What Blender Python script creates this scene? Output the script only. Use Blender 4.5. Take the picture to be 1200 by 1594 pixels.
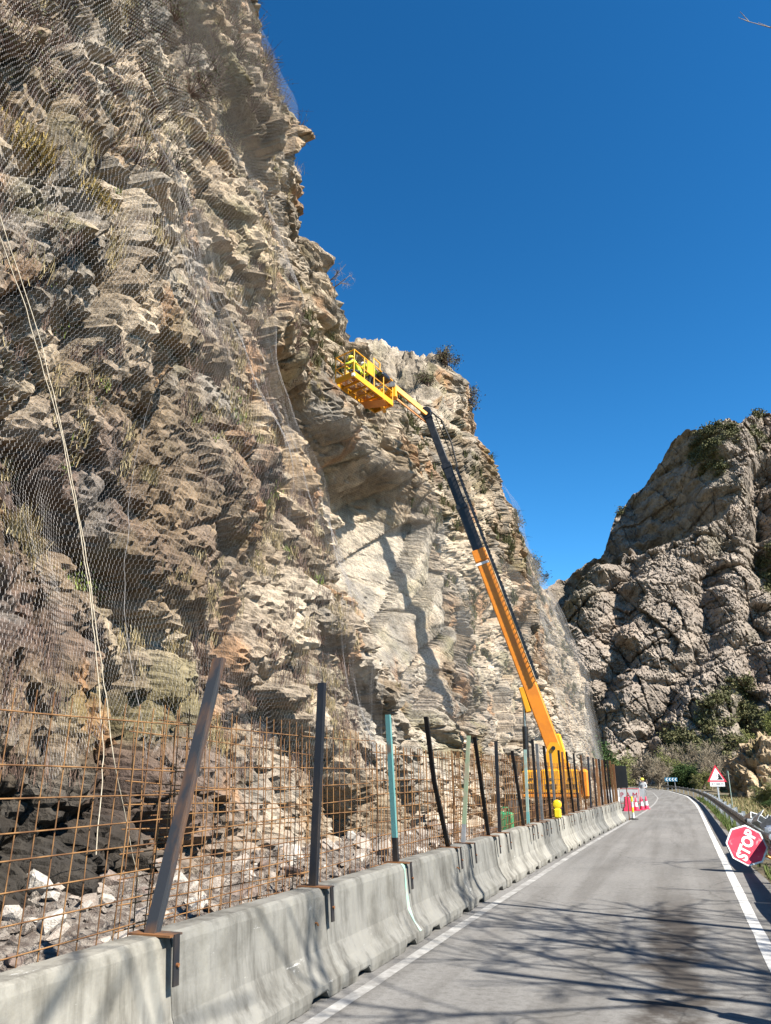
import bpy, bmesh, math, random
import numpy as np
from mathutils import Vector, Matrix, Euler

for o in list(bpy.data.objects):
    bpy.data.objects.remove(o)
R = math.radians
scene = bpy.context.scene
C = scene.collection
random.seed(7)
rng = np.random.default_rng(7)

# ------------------------------------------------------------------ camera, sky, sun, exposure
cam_data = bpy.data.cameras.new('camera')
cam = bpy.data.objects.new('camera', cam_data)
C.objects.link(cam)
cam.location = (0, 0, 1.65)
cam.rotation_euler = (R(90 + 19.15), 0, R(19.7))
cam_data.sensor_fit = 'VERTICAL'
cam_data.sensor_height = 24.0
cam_data.lens = 24.0 * 1198 / 1594
cam_data.clip_start = 0.1
cam_data.clip_end = 3000
scene.camera = cam

SUN_EL, SUN_BEHIND = R(46), R(20)
L = Vector((math.cos(SUN_EL) * math.cos(SUN_BEHIND), -math.cos(SUN_EL) * math.sin(SUN_BEHIND), math.sin(SUN_EL)))
world = bpy.data.worlds.new('World')
scene.world = world
world.use_nodes = True
wn = world.node_tree.nodes
wn.clear()
w_out = wn.new('ShaderNodeOutputWorld')
w_bg = wn.new('ShaderNodeBackground')
w_sky = wn.new('ShaderNodeTexSky')
w_sky.sky_type = 'NISHITA'
w_sky.sun_disc = False
w_sky.sun_elevation = SUN_EL
w_sky.sun_rotation = R(90) + SUN_BEHIND
w_sky.altitude = 800
w_sky.air_density = 1.0
w_sky.dust_density = 0.15
w_sky.ozone_density = 2.4
w_hs = wn.new('ShaderNodeHueSaturation')
w_hs.inputs['Saturation'].default_value = 1.27
w_hs.inputs['Hue'].default_value = 0.485
w_ga = wn.new('ShaderNodeGamma')
w_ga.inputs[1].default_value = 1.4
w_hs.inputs['Value'].default_value = 0.88
world.node_tree.links.new(w_sky.outputs[0], w_hs.inputs['Color'])
world.node_tree.links.new(w_hs.outputs[0], w_ga.inputs[0])
world.node_tree.links.new(w_ga.outputs[0], w_bg.inputs[0])
w_bg.inputs[1].default_value = 0.05
world.node_tree.links.new(w_bg.outputs[0], w_out.inputs[0])

sun_data = bpy.data.lights.new('sun', 'SUN')
sun_data.energy = 5.0
sun_data.angle = R(0.5)
sun_data.color = (1.0, 0.94, 0.84)
sun = bpy.data.objects.new('sun', sun_data)
C.objects.link(sun)
sun.rotation_euler = (-L).to_track_quat('-Z', 'Y').to_euler()
sun.location = (30, -10, 40)

scene.view_settings.view_transform = 'Standard'
scene.view_settings.look = 'None'
scene.view_settings.gamma = 1.0
scene.view_settings.exposure = 1.6
scene.view_settings.use_curve_mapping = False
scene.render.engine = 'CYCLES'
scene.cycles.transparent_max_bounces = 12
scene.cycles.diffuse_bounces = 1

# ------------------------------------------------------------------ materials
def new_mat(name):
    m = bpy.data.materials.new(name)
    m.use_nodes = True
    nt = m.node_tree
    b = nt.nodes['Principled BSDF']
    return m, nt, b

def N(nt, t, **kw):
    n = nt.nodes.new(t)
    for k, v in kw.items():
        if hasattr(n, k):
            setattr(n, k, v)
        else:
            n.inputs[k].default_value = v
    return n

def ramp(nt, fac, stops):
    r = nt.nodes.new('ShaderNodeValToRGB')
    e = r.color_ramp.elements
    while len(e) < len(stops):
        e.new(0.5)
    for el, (p, c) in zip(e, stops):
        el.position = p
        el.color = (*c, 1) if len(c) == 3 else c
    nt.links.new(fac, r.inputs[0])
    return r.outputs[0]

def mixc(nt, a, b, fac, mode='MIX'):
    m = nt.nodes.new('ShaderNodeMix')
    m.data_type = 'RGBA'
    m.blend_type = mode
    if isinstance(fac, float):
        m.inputs[0].default_value = fac
    else:
        nt.links.new(fac, m.inputs[0])
    for s, v in ((m.inputs[6], a), (m.inputs[7], b)):
        if isinstance(v, tuple):
            s.default_value = (*v, 1)
        else:
            nt.links.new(v, s)
    return m.outputs[2]

def noise(nt, scale, detail=5, rough=0.55, coord='Object', stretch=None):
    tc = nt.nodes.new('ShaderNodeTexCoord')
    src = tc.outputs[coord]
    if stretch:
        mp = nt.nodes.new('ShaderNodeMapping')
        mp.inputs['Scale'].default_value = stretch
        nt.links.new(src, mp.inputs[0])
        src = mp.outputs[0]
    n = nt.nodes.new('ShaderNodeTexNoise')
    n.inputs['Scale'].default_value = scale
    n.inputs['Detail'].default_value = detail
    n.inputs['Roughness'].default_value = rough
    nt.links.new(src, n.inputs['Vector'])
    return n.outputs[0]

def bump(nt, b, h, strength=0.4, dist=0.02):
    bp = nt.nodes.new('ShaderNodeBump')
    bp.inputs['Strength'].default_value = strength
    bp.inputs['Distance'].default_value = dist
    nt.links.new(h, bp.inputs['Height'])
    nt.links.new(bp.outputs[0], b.inputs['Normal'])
    return bp

def worn(name, c1, c2, scale=6, rough=0.6, metal=0.0, lo=0.42, hi=0.6, bstr=0.15, bdist=0.004, stretch=None, spec=0.4):
    m, nt, b = new_mat(name)
    n = noise(nt, scale, 6, 0.6, stretch=stretch)
    nt.links.new(ramp(nt, n, [(lo, c1), (hi, c2)]), b.inputs['Base Color'])
    b.inputs['Roughness'].default_value = rough
    b.inputs['Metallic'].default_value = metal
    b.inputs['Specular IOR Level'].default_value = spec
    n2 = noise(nt, scale * 6, 4)
    bump(nt, b, n2, bstr, bdist)
    return m

M = {}
def attr_rock(name, bscale, bdist, fine):
    m, nt, b = new_mat(name)
    at = nt.nodes.new('ShaderNodeAttribute')
    at.attribute_name = 'col'
    n1 = noise(nt, fine, 8, 0.65)
    v = ramp(nt, n1, [(0.28, (0.5, 0.48, 0.45)), (0.5, (1, 1, 1)), (0.72, (1.35, 1.3, 1.22))])
    c = mixc(nt, at.outputs[0], v, 1.0, 'MULTIPLY')
    n3 = noise(nt, fine * 5, 5, 0.7)
    v3 = ramp(nt, n3, [(0.34, (0.62, 0.6, 0.58)), (0.52, (1, 1, 1))])
    c = mixc(nt, c, v3, 0.75, 'MULTIPLY')
    nt.links.new(c, b.inputs['Base Color'])
    b.inputs['Roughness'].default_value = 0.92
    b.inputs['Specular IOR Level'].default_value = 0.2
    n2 = noise(nt, bscale, 10, 0.62)
    tc = nt.nodes.new('ShaderNodeTexCoord')
    nz = nt.nodes.new('ShaderNodeTexNoise'); nz.inputs['Scale'].default_value = bscale * .9; nz.inputs['Detail'].default_value = 4
    nt.links.new(tc.outputs['Object'], nz.inputs['Vector'])
    wp = nt.nodes.new('ShaderNodeMixRGB'); wp.inputs[0].default_value = 0.12
    nt.links.new(tc.outputs['Object'], wp.inputs[1]); nt.links.new(nz.outputs[1], wp.inputs[2])
    tot = n2
    for k, wgt in ((1.1, .8), (2.7, .4)):
        mp = nt.nodes.new('ShaderNodeMapping'); mp.inputs['Rotation'].default_value = (R(25), 0, 0); mp.inputs['Scale'].default_value = (1, .6, 1.25)
        nt.links.new(wp.outputs[0], mp.inputs[0])
        vo = nt.nodes.new('ShaderNodeTexVoronoi'); vo.feature = 'F1'; vo.inputs['Scale'].default_value = bscale * k
        nt.links.new(mp.outputs[0], vo.inputs['Vector'])
        sp = nt.nodes.new('ShaderNodeSeparateColor'); nt.links.new(vo.outputs['Color'], sp.inputs[0])
        q = nt.nodes.new('ShaderNodeMath'); q.operation = 'MULTIPLY_ADD'; q.inputs[1].default_value = wgt
        nt.links.new(sp.outputs[0], q.inputs[0]); nt.links.new(tot, q.inputs[2]); tot = q.outputs[0]
    ad = nt.nodes.new('ShaderNodeMath'); ad.operation = 'ADD'; ad.inputs[1].default_value = 0
    nt.links.new(tot, ad.inputs[0])
    bump(nt, b, ad.outputs[0], 0.9, bdist)
    return m

M['rock'] = attr_rock('cliff_rock', 3.2, 0.16, 1.6)
M['far_rock'] = attr_rock('mountain_rock', 0.6, 0.7, 0.22)
M['outcrop'] = attr_rock('outcrop_rock', 1.5, 0.3, 0.9)

def stone_mat():
    m, nt, b = new_mat('broken_stone')
    oi = nt.nodes.new('ShaderNodeObjectInfo')
    c0 = ramp(nt, oi.outputs['Random'], [(0.0, (0.22, 0.16, 0.135)), (0.3, (0.36, 0.30, 0.25)), (0.65, (0.48, 0.42, 0.36)), (1.0, (0.60, 0.56, 0.5))])
    n1 = noise(nt, 7, 7, 0.65)
    v = ramp(nt, n1, [(0.3, (0.55, 0.5, 0.46)), (0.55, (1, 1, 1)), (0.75, (1.3, 1.28, 1.25))])
    nt.links.new(mixc(nt, c0, v, 1.0, 'MULTIPLY'), b.inputs['Base Color'])
    b.inputs['Roughness'].default_value = 0.9
    bump(nt, b, noise(nt, 14, 8), 0.6, 0.03)
    return m
M['stone'] = stone_mat()
M['rubble'] = worn('rubble_gravel', (0.18, 0.14, 0.115), (0.46, 0.40, 0.34), 9, 0.95, bstr=1.0, bdist=0.08)
M['black_rock'] = worn('damp_rock', (0.02, 0.018, 0.016), (0.09, 0.08, 0.07), 4, 0.7, bstr=1.0, bdist=0.06)

def asphalt():
    m, nt, b = new_mat('old_asphalt')
    tc = nt.nodes.new('ShaderNodeTexCoord')
    big = noise(nt, 0.7, 4, 0.6, stretch=(1, 0.35, 1))
    c = ramp(nt, big, [(0.3, (0.205, 0.198, 0.188)), (0.7, (0.285, 0.275, 0.26))])
    fine = noise(nt, 90, 3, 0.8)
    c = mixc(nt, c, ramp(nt, fine, [(0.3, (0.62, 0.62, 0.62)), (0.6, (1.1, 1.1, 1.1))]), 1.0, 'MULTIPLY')
    mid = noise(nt, 14, 6, 0.75)
    c = mixc(nt, c, ramp(nt, mid, [(0.32, (0.72, 0.71, 0.70)), (0.55, (1.05, 1.05, 1.05))]), 1.0, 'MULTIPLY')
    # longitudinal wear and tyre polish
    tr = noise(nt, 1.0, 4, 0.5, stretch=(2.6, 0.10, 1))
    c = mixc(nt, c, ramp(nt, tr, [(0.38, (0.78, 0.77, 0.76)), (0.56, (1, 1, 1))]), 1.0, 'MULTIPLY')
    # spilled stain strip along the lane and small scabs
    sp = nt.nodes.new('ShaderNodeSeparateXYZ')
    nt.links.new(tc.outputs['Object'], sp.inputs[0])
    wob = noise(nt, 1.1, 6, 0.7, stretch=(0.6, 1, 1))
    def math_n(op, a, bb):
        q = nt.nodes.new('ShaderNodeMath'); q.operation = op
        for i, v in enumerate((a, bb)):
            if isinstance(v, (int, float)): q.inputs[i].default_value = v
            else: nt.links.new(v, q.inputs[i])
        return q.outputs[0]
    xs = math_n('ADD', sp.outputs[0], math_n('MULTIPLY', math_n('SUBTRACT', wob, 0.5), 1.1))
    dx = math_n('ABSOLUTE', math_n('ADD', xs, 0.22), 0)
    mx = nt.nodes.new('ShaderNodeMapRange'); mx.inputs[1].default_value = 0.16; mx.inputs[2].default_value = 0.34
    mx.inputs[3].default_value = 1; mx.inputs[4].default_value = 0
    nt.links.new(dx, mx.inputs[0])
    my = nt.nodes.new('ShaderNodeMapRange'); my.inputs[1].default_value = 11; my.inputs[2].default_value = 15
    my.inputs[3].default_value = 1; my.inputs[4].default_value = 0
    nt.links.new(sp.outputs[1], my.inputs[0])
    pat = noise(nt, 2.6, 6, 0.75)
    pm = nt.nodes.new('ShaderNodeMapRange'); pm.inputs[1].default_value = 0.30; pm.inputs[2].default_value = 0.48
    nt.links.new(pat, pm.inputs[0])
    st = math_n('MULTIPLY', math_n('MULTIPLY', mx.outputs[0], my.outputs[0]), pm.outputs[0])
    c = mixc(nt, c, (0.06, 0.05, 0.042), math_n('MULTIPLY', st, 0.92))
    sc = noise(nt, 3.0, 8, 0.8, stretch=(0.7, 1.6, 1))
    c = mixc(nt, c, (0.07, 0.066, 0.06), ramp(nt, sc, [(0.58, (0, 0, 0)), (0.68, (0.8, 0.8, 0.8))]))
    # network of cracks
    vo = nt.nodes.new('ShaderNodeTexVoronoi'); vo.feature = 'DISTANCE_TO_EDGE'; vo.inputs['Scale'].default_value = 0.55
    wv = nt.nodes.new('ShaderNodeMixRGB'); wv.inputs[0].default_value = 0.25
    nn = nt.nodes.new('ShaderNodeTexNoise'); nn.inputs['Scale'].default_value = 2.5
    nt.links.new(tc.outputs['Object'], nn.inputs['Vector'])
    nt.links.new(tc.outputs['Object'], wv.inputs[1]); nt.links.new(nn.outputs[1], wv.inputs[2])
    nt.links.new(wv.outputs[0], vo.inputs['Vector'])
    c = mixc(nt, c, ramp(nt, vo.outputs['Distance'], [(0.0, (0.45, 0.44, 0.43)), (0.006, (1, 1, 1))]), 0.7, 'MULTIPLY')
    nt.links.new(c, b.inputs['Base Color'])
    b.inputs['Roughness'].default_value = 0.88
    b.inputs['Specular IOR Level'].default_value = 0.25
    bump(nt, b, fine, 0.35, 0.006)
    return m
M['asphalt'] = asphalt()

def line_paint(name, lo, hi):
    m, nt, b = new_mat(name)
    n = noise(nt, 2.3, 10, 0.8)
    nt.links.new(ramp(nt, n, [(lo, (0.24, 0.23, 0.215)), (hi, (0.68, 0.67, 0.64))]), b.inputs['Base Color'])
    b.inputs['Roughness'].default_value = 0.8
    return m
M['line'] = line_paint('white_road_paint', 0.3, 0.42)
M['worn_line'] = line_paint('worn_road_paint', 0.42, 0.78)

def concrete():
    m, nt, b = new_mat('barrier_concrete')
    oi = nt.nodes.new('ShaderNodeObjectInfo')
    base = ramp(nt, oi.outputs['Random'], [(0, (0.18, 0.178, 0.168)), (0.5, (0.275, 0.265, 0.242)), (1, (0.36, 0.342, 0.30))])
    tc = nt.nodes.new('ShaderNodeTexCoord')
    def rnd_noise(scale, detail, rough, stretch):
        mp = nt.nodes.new('ShaderNodeMapping'); mp.inputs['Scale'].default_value = stretch
        ad = nt.nodes.new('ShaderNodeVectorMath'); ad.operation = 'ADD'
        mu = nt.nodes.new('ShaderNodeMath'); mu.operation = 'MULTIPLY'; mu.inputs[1].default_value = 37
        nt.links.new(oi.outputs['Random'], mu.inputs[0])
        nt.links.new(tc.outputs['Object'], ad.inputs[0]); nt.links.new(mu.outputs[0], ad.inputs[1])
        nt.links.new(ad.outputs[0], mp.inputs[0])
        n = nt.nodes.new('ShaderNodeTexNoise')
        n.inputs['Scale'].default_value = scale; n.inputs['Detail'].default_value = detail; n.inputs['Roughness'].default_value = rough
        nt.links.new(mp.outputs[0], n.inputs['Vector'])
        return n.outputs[0]
    drip = rnd_noise(5, 6, 0.65, (1, 1, 0.09))
    c = mixc(nt, base, ramp(nt, drip, [(0.32, (0.40, 0.39, 0.375)), (0.5, (1, 1, 1)), (0.7, (1.15, 1.14, 1.1))]), 0.85, 'MULTIPLY')
    blot = rnd_noise(2.2, 7, 0.65, (1, 1, 1))
    c = mixc(nt, c, ramp(nt, blot, [(0.33, (0.6, 0.59, 0.56)), (0.55, (1.05, 1.05, 1.03))]), 0.9, 'MULTIPLY')
    scr = rnd_noise(7, 8, 0.8, (1, 0.35, 1.2))
    c = mixc(nt, c, (0.68, 0.67, 0.64), ramp(nt, scr, [(0.63, (0, 0, 0)), (0.69, (0.7, 0.7, 0.7))]))
    nt.links.new(c, b.inputs['Base Color'])
    b.inputs['Roughness'].default_value = 0.9
    b.inputs['Specular IOR Level'].default_value = 0.2
    bump(nt, b, rnd_noise(18, 8, 0.7, (1, 1, 1)), 0.5, 0.01)
    return m
M['concrete'] = concrete()
M['green_paint_run'] = worn('green_paint_run', (0.30, 0.55, 0.43), (0.42, 0.44, 0.39), 9, 0.85, lo=0.4, hi=0.62)

M['rust'] = worn('rust', (0.20, 0.075, 0.022), (0.34, 0.15, 0.05), 14, 0.85)
M['rust_bar'] = worn('rusty_rebar', (0.15, 0.068, 0.025), (0.32, 0.165, 0.06), 5, 0.85)
M['steel_black'] = worn('mill_scale_steel', (0.028, 0.032, 0.042), (0.10, 0.075, 0.055), 5, 0.42, 0.35, lo=0.45, hi=0.75, stretch=(1, 1, 0.25))
M['steel_black2'] = worn('black_painted_steel', (0.012, 0.012, 0.014), (0.04, 0.033, 0.03), 5, 0.5, 0.2, lo=0.4, hi=0.75)
M['steel_half'] = worn('rust_streaked_steel', (0.05, 0.055, 0.065), (0.26, 0.13, 0.06), 3.0, 0.5, 0.3, lo=0.48, hi=0.66, stretch=(1, 1, 0.3))
M['steel_rusty'] = worn('half_rusted_steel', (0.05, 0.045, 0.045), (0.28, 0.12, 0.04), 3.5, 0.7, 0.1, lo=0.36, hi=0.58, stretch=(1, 1, 0.3))
M['steel_brown'] = worn('rusted_brown_steel', (0.22, 0.09, 0.03), (0.36, 0.19, 0.08), 3.5, 0.8, lo=0.36, hi=0.6, stretch=(1, 1, 0.3))
M['turquoise'] = worn('chipped_turquoise_paint', (0.16, 0.40, 0.39), (0.26, 0.20, 0.15), 5, 0.6, lo=0.52, hi=0.60, stretch=(1, 1, 0.35))
M['olive'] = worn('faded_green_paint', (0.19, 0.25, 0.16), (0.24, 0.22, 0.15), 5, 0.65, lo=0.45, hi=0.62)
M['mint'] = worn('pale_mint_paint', (0.33, 0.50, 0.45), (0.36, 0.36, 0.29), 5, 0.6, lo=0.45, hi=0.62)
M['grey_steel'] = worn('grey_steel', (0.25, 0.26, 0.27), (0.38, 0.38, 0.38), 5, 0.5, 0.4)
M['galv'] = worn('galvanised_steel', (0.40, 0.42, 0.43), (0.58, 0.59, 0.60), 9, 0.45, 0.6)
M['galv_dirty'] = worn('weathered_rail_steel', (0.16, 0.145, 0.13), (0.36, 0.34, 0.32), 5, 0.6, 0.35, stretch=(1, 0.4, 1))
M['net_wire'] = worn('galvanised_net_wire', (0.30, 0.285, 0.28), (0.50, 0.475, 0.465), 3, 0.5, 0.25)
M['rope'] = worn('pale_rope', (0.52, 0.44, 0.32), (0.68, 0.60, 0.46), 20, 0.9)
M['yellow'] = worn('machine_yellow', (0.82, 0.365, 0.008), (0.76, 0.32, 0.010), 3, 0.4, lo=0.4, hi=0.75, bstr=0.02, spec=0.5)
M['orange'] = worn('machine_orange', (0.70, 0.23, 0.010), (0.60, 0.19, 0.012), 3, 0.42, bstr=0.02, spec=0.5)
M['black_paint'] = worn('black_machine_paint', (0.012, 0.013, 0.015), (0.028, 0.028, 0.03), 4, 0.35, bstr=0.03, spec=0.5)
M['rubber'] = worn('rubber', (0.02, 0.02, 0.02), (0.05, 0.046, 0.042), 8, 0.8)
M['chrome'] = worn('cylinder_chrome', (0.5, 0.5, 0.5), (0.6, 0.6, 0.6), 4, 0.2, 0.9)
M['grime'] = worn('chassis_grime', (0.06, 0.035, 0.025), (0.16, 0.08, 0.05), 4, 0.8)
M['white'] = worn('white_plastic', (0.74, 0.74, 0.73), (0.66, 0.66, 0.64), 4, 0.5, bstr=0.03)
M['sign_white'] = worn('sign_white', (0.80, 0.80, 0.79), (0.72, 0.72, 0.7), 4, 0.4, bstr=0.02)
M['sign_red'] = worn('sign_red', (0.62, 0.02, 0.05), (0.54, 0.02, 0.045), 4, 0.4, bstr=0.02)
M['stop_red'] = worn('scuffed_stop_red', (0.66, 0.035, 0.075), (0.78, 0.36, 0.38), 9, 0.5, lo=0.58, hi=0.74, bstr=0.03)
M['sign_black'] = worn('sign_black', (0.015, 0.015, 0.017), (0.02, 0.02, 0.02), 4, 0.4, bstr=0.02)
M['sign_blue'] = worn('sign_blue', (0.03, 0.16, 0.26), (0.04, 0.19, 0.30), 4, 0.4, bstr=0.02)
M['red_plastic'] = worn('red_plastic', (0.72, 0.03, 0.09), (0.62, 0.03, 0.08), 4, 0.5, bstr=0.03)
M['hivis'] = worn('hi_vis_fabric', (0.68, 0.85, 0.05), (0.58, 0.76, 0.05), 7, 0.8)
M['navy'] = worn('dark_work_trousers', (0.02, 0.022, 0.035), (0.04, 0.042, 0.055), 7, 0.9)
M['shirt'] = worn('pale_grey_jacket', (0.50, 0.52, 0.54), (0.62, 0.63, 0.64), 7, 0.9)
M['skin'] = worn('skin', (0.50, 0.30, 0.22), (0.56, 0.34, 0.25), 9, 0.6, bstr=0.05)
M['helmet'] = worn('helmet_yellow', (0.80, 0.72, 0.05), (0.76, 0.66, 0.05), 4, 0.35, bstr=0.02)
M['helmet_w'] = worn('helmet_white', (0.8, 0.8, 0.78), (0.74, 0.74, 0.72), 4, 0.35, bstr=0.02)
M['boot'] = worn('boot', (0.03, 0.025, 0.02), (0.06, 0.05, 0.04), 9, 0.7)
M['lamp_yellow'] = worn('lamp_yellow', (0.85, 0.66, 0.02), (0.8, 0.6, 0.02), 4, 0.45, bstr=0.02)
M['go_green'] = worn('green_plastic', (0.03, 0.42, 0.18), (0.03, 0.36, 0.15), 4, 0.5, bstr=0.02)
M['bark'] = worn('pale_bark', (0.20, 0.16, 0.125), (0.36, 0.31, 0.26), 6, 0.9, bstr=0.6, bdist=0.02)
M['twig'] = worn('dry_twigs', (0.23, 0.18, 0.12), (0.36, 0.30, 0.21), 0.6, 0.95)
M['dark_twig'] = worn('brown_bramble', (0.12, 0.075, 0.06), (0.23, 0.15, 0.11), 0.8, 0.95)

def leafy(name, c1, c2, c3, scale=1.2, trans=0.25):
    m, nt, b = new_mat(name)
    n = noise(nt, scale, 4, 0.7)
    nt.links.new(ramp(nt, n, [(0.3, c1), (0.5, c2), (0.72, c3)]), b.inputs['Base Color'])
    b.inputs['Roughness'].default_value = 0.8
    b.inputs['Specular IOR Level'].default_value = 0.2
    return m
M['dry_grass'] = leafy('dry_grass', (0.30, 0.22, 0.10), (0.42, 0.33, 0.17), (0.52, 0.44, 0.26), 2)
M['green_grass'] = leafy('green_grass', (0.05, 0.09, 0.02), (0.11, 0.16, 0.035), (0.22, 0.22, 0.08), 0.7)
M['bright_moss'] = leafy('bright_green_plants', (0.13, 0.18, 0.03), (0.20, 0.26, 0.05), (0.30, 0.32, 0.1), 2)
M['leaf_dark'] = leafy('dark_evergreen_leaves', (0.02, 0.045, 0.012), (0.045, 0.085, 0.02), (0.09, 0.13, 0.035), 0.7)
M['leaf_spring'] = leafy('spring_leaves', (0.14, 0.17, 0.04), (0.23, 0.25, 0.07), (0.34, 0.33, 0.12), 0.7)
M['leaf_olive'] = leafy('olive_scrub_leaves', (0.07, 0.08, 0.03), (0.13, 0.13, 0.055), (0.20, 0.17, 0.08), 0.4)
M['leaf_gold'] = leafy('golden_scrub_leaves', (0.26, 0.17, 0.04), (0.34, 0.24, 0.07), (0.42, 0.32, 0.12), 1)
M['soil'] = worn('verge_soil', (0.11, 0.085, 0.05), (0.20, 0.17, 0.10), 1.5, 0.95, bstr=1, bdist=0.1)

def net_sheet():
    m, nt, b = new_mat('fine_net_far')
    nt.nodes.remove(b)
    out = nt.nodes['Material Output']
    uv = nt.nodes.new('ShaderNodeUVMap')
    acc = None
    for ang in (0, 60, 120):
        k = 2 * math.pi / (0.085 * 0.866)
        d = nt.nodes.new('ShaderNodeVectorMath'); d.operation = 'DOT_PRODUCT'
        d.inputs[1].default_value = (k * math.cos(R(ang)), k * 0.8 * math.sin(R(ang)), 0)
        nt.links.new(uv.outputs[0], d.inputs[0])
        co = nt.nodes.new('ShaderNodeMath'); co.operation = 'COSINE'
        nt.links.new(d.outputs['Value'], co.inputs[0])
        if acc is None: acc = co.outputs[0]
        else:
            ad = nt.nodes.new('ShaderNodeMath'); ad.operation = 'ADD'
            nt.links.new(acc, ad.inputs[0]); nt.links.new(co.outputs[0], ad.inputs[1]); acc = ad.outputs[0]
    mr = nt.nodes.new('ShaderNodeMapRange')
    mr.inputs[1].default_value = -1.02; mr.inputs[2].default_value = -1.2
    mr.inputs[3].default_value = 0.0; mr.inputs[4].default_value = 0.42
    nt.links.new(acc, mr.inputs[0])
    df = nt.nodes.new('ShaderNodeBsdfDiffuse'); df.inputs[0].default_value = (0.42, 0.40, 0.38, 1)
    tr = nt.nodes.new('ShaderNodeBsdfTransparent')
    mx = nt.nodes.new('ShaderNodeMixShader')
    nt.links.new(mr.outputs[0], mx.inputs[0]); nt.links.new(tr.outputs[0], mx.inputs[1]); nt.links.new(df.outputs[0], mx.inputs[2])
    nt.links.new(mx.outputs[0], out.inputs[0])
    return m
M['net_sheet'] = net_sheet()

# ------------------------------------------------------------------ mesh helpers
def np_mesh(name, V, F, mat=None, smooth=False, colors=None, uv=None):
    """V (n,3); F (m,3) or (m,4)"""
    V = np.asarray(V, dtype=np.float32); F = np.asarray(F, dtype=np.int32)
    me = bpy.data.meshes.new(name)
    k = F.shape[1]
    me.vertices.add(len(V)); me.vertices.foreach_set('co', V.ravel())
    me.loops.add(F.size); me.loops.foreach_set('vertex_index', F.ravel())
    me.polygons.add(len(F)); me.polygons.foreach_set('loop_start', np.arange(0, F.size, k, dtype=np.int32))
    me.polygons.foreach_set('use_smooth', np.full(len(F), smooth))
    if colors is not None:
        a = me.color_attributes.new('col', 'FLOAT_COLOR', 'POINT')
        cc = np.ones((len(V), 4), dtype=np.float32); cc[:, :3] = colors
        a.data.foreach_set('color', cc.ravel())
    if uv is not None:
        u = me.uv_layers.new(name='UVMap')
        u.data.foreach_set('uv', np.asarray(uv, dtype=np.float32)[F.ravel()].ravel())
    me.update(calc_edges=True)
    me.validate()
    if mat: me.materials.append(M[mat] if isinstance(mat, str) else mat)
    return me

def link(name, me, parent=None, loc=None, rot=None):
    o = bpy.data.objects.new(name, me)
    C.objects.link(o)
    if parent is not None: o.parent = parent
    if loc is not None: o.location = loc
    if rot is not None: o.rotation_euler = rot
    return o

def tag(o, label=None, cat=None, group=None, kind=None):
    if label: o['label'] = label
    if cat: o['category'] = cat
    if group: o['group'] = group
    if kind: o['kind'] = kind
    return o

def thing(name, label, cat, loc=(0, 0, 0), rot=(0, 0, 0), group=None):
    return tag(link(name, None, None, loc, rot), label, cat, group)

def grid_faces(nu, nv):
    i = np.arange(nu - 1)[:, None] * nv + np.arange(nv - 1)[None, :]
    i = i.ravel()
    return np.stack([i, i + nv, i + nv + 1, i + 1], 1)

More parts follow.
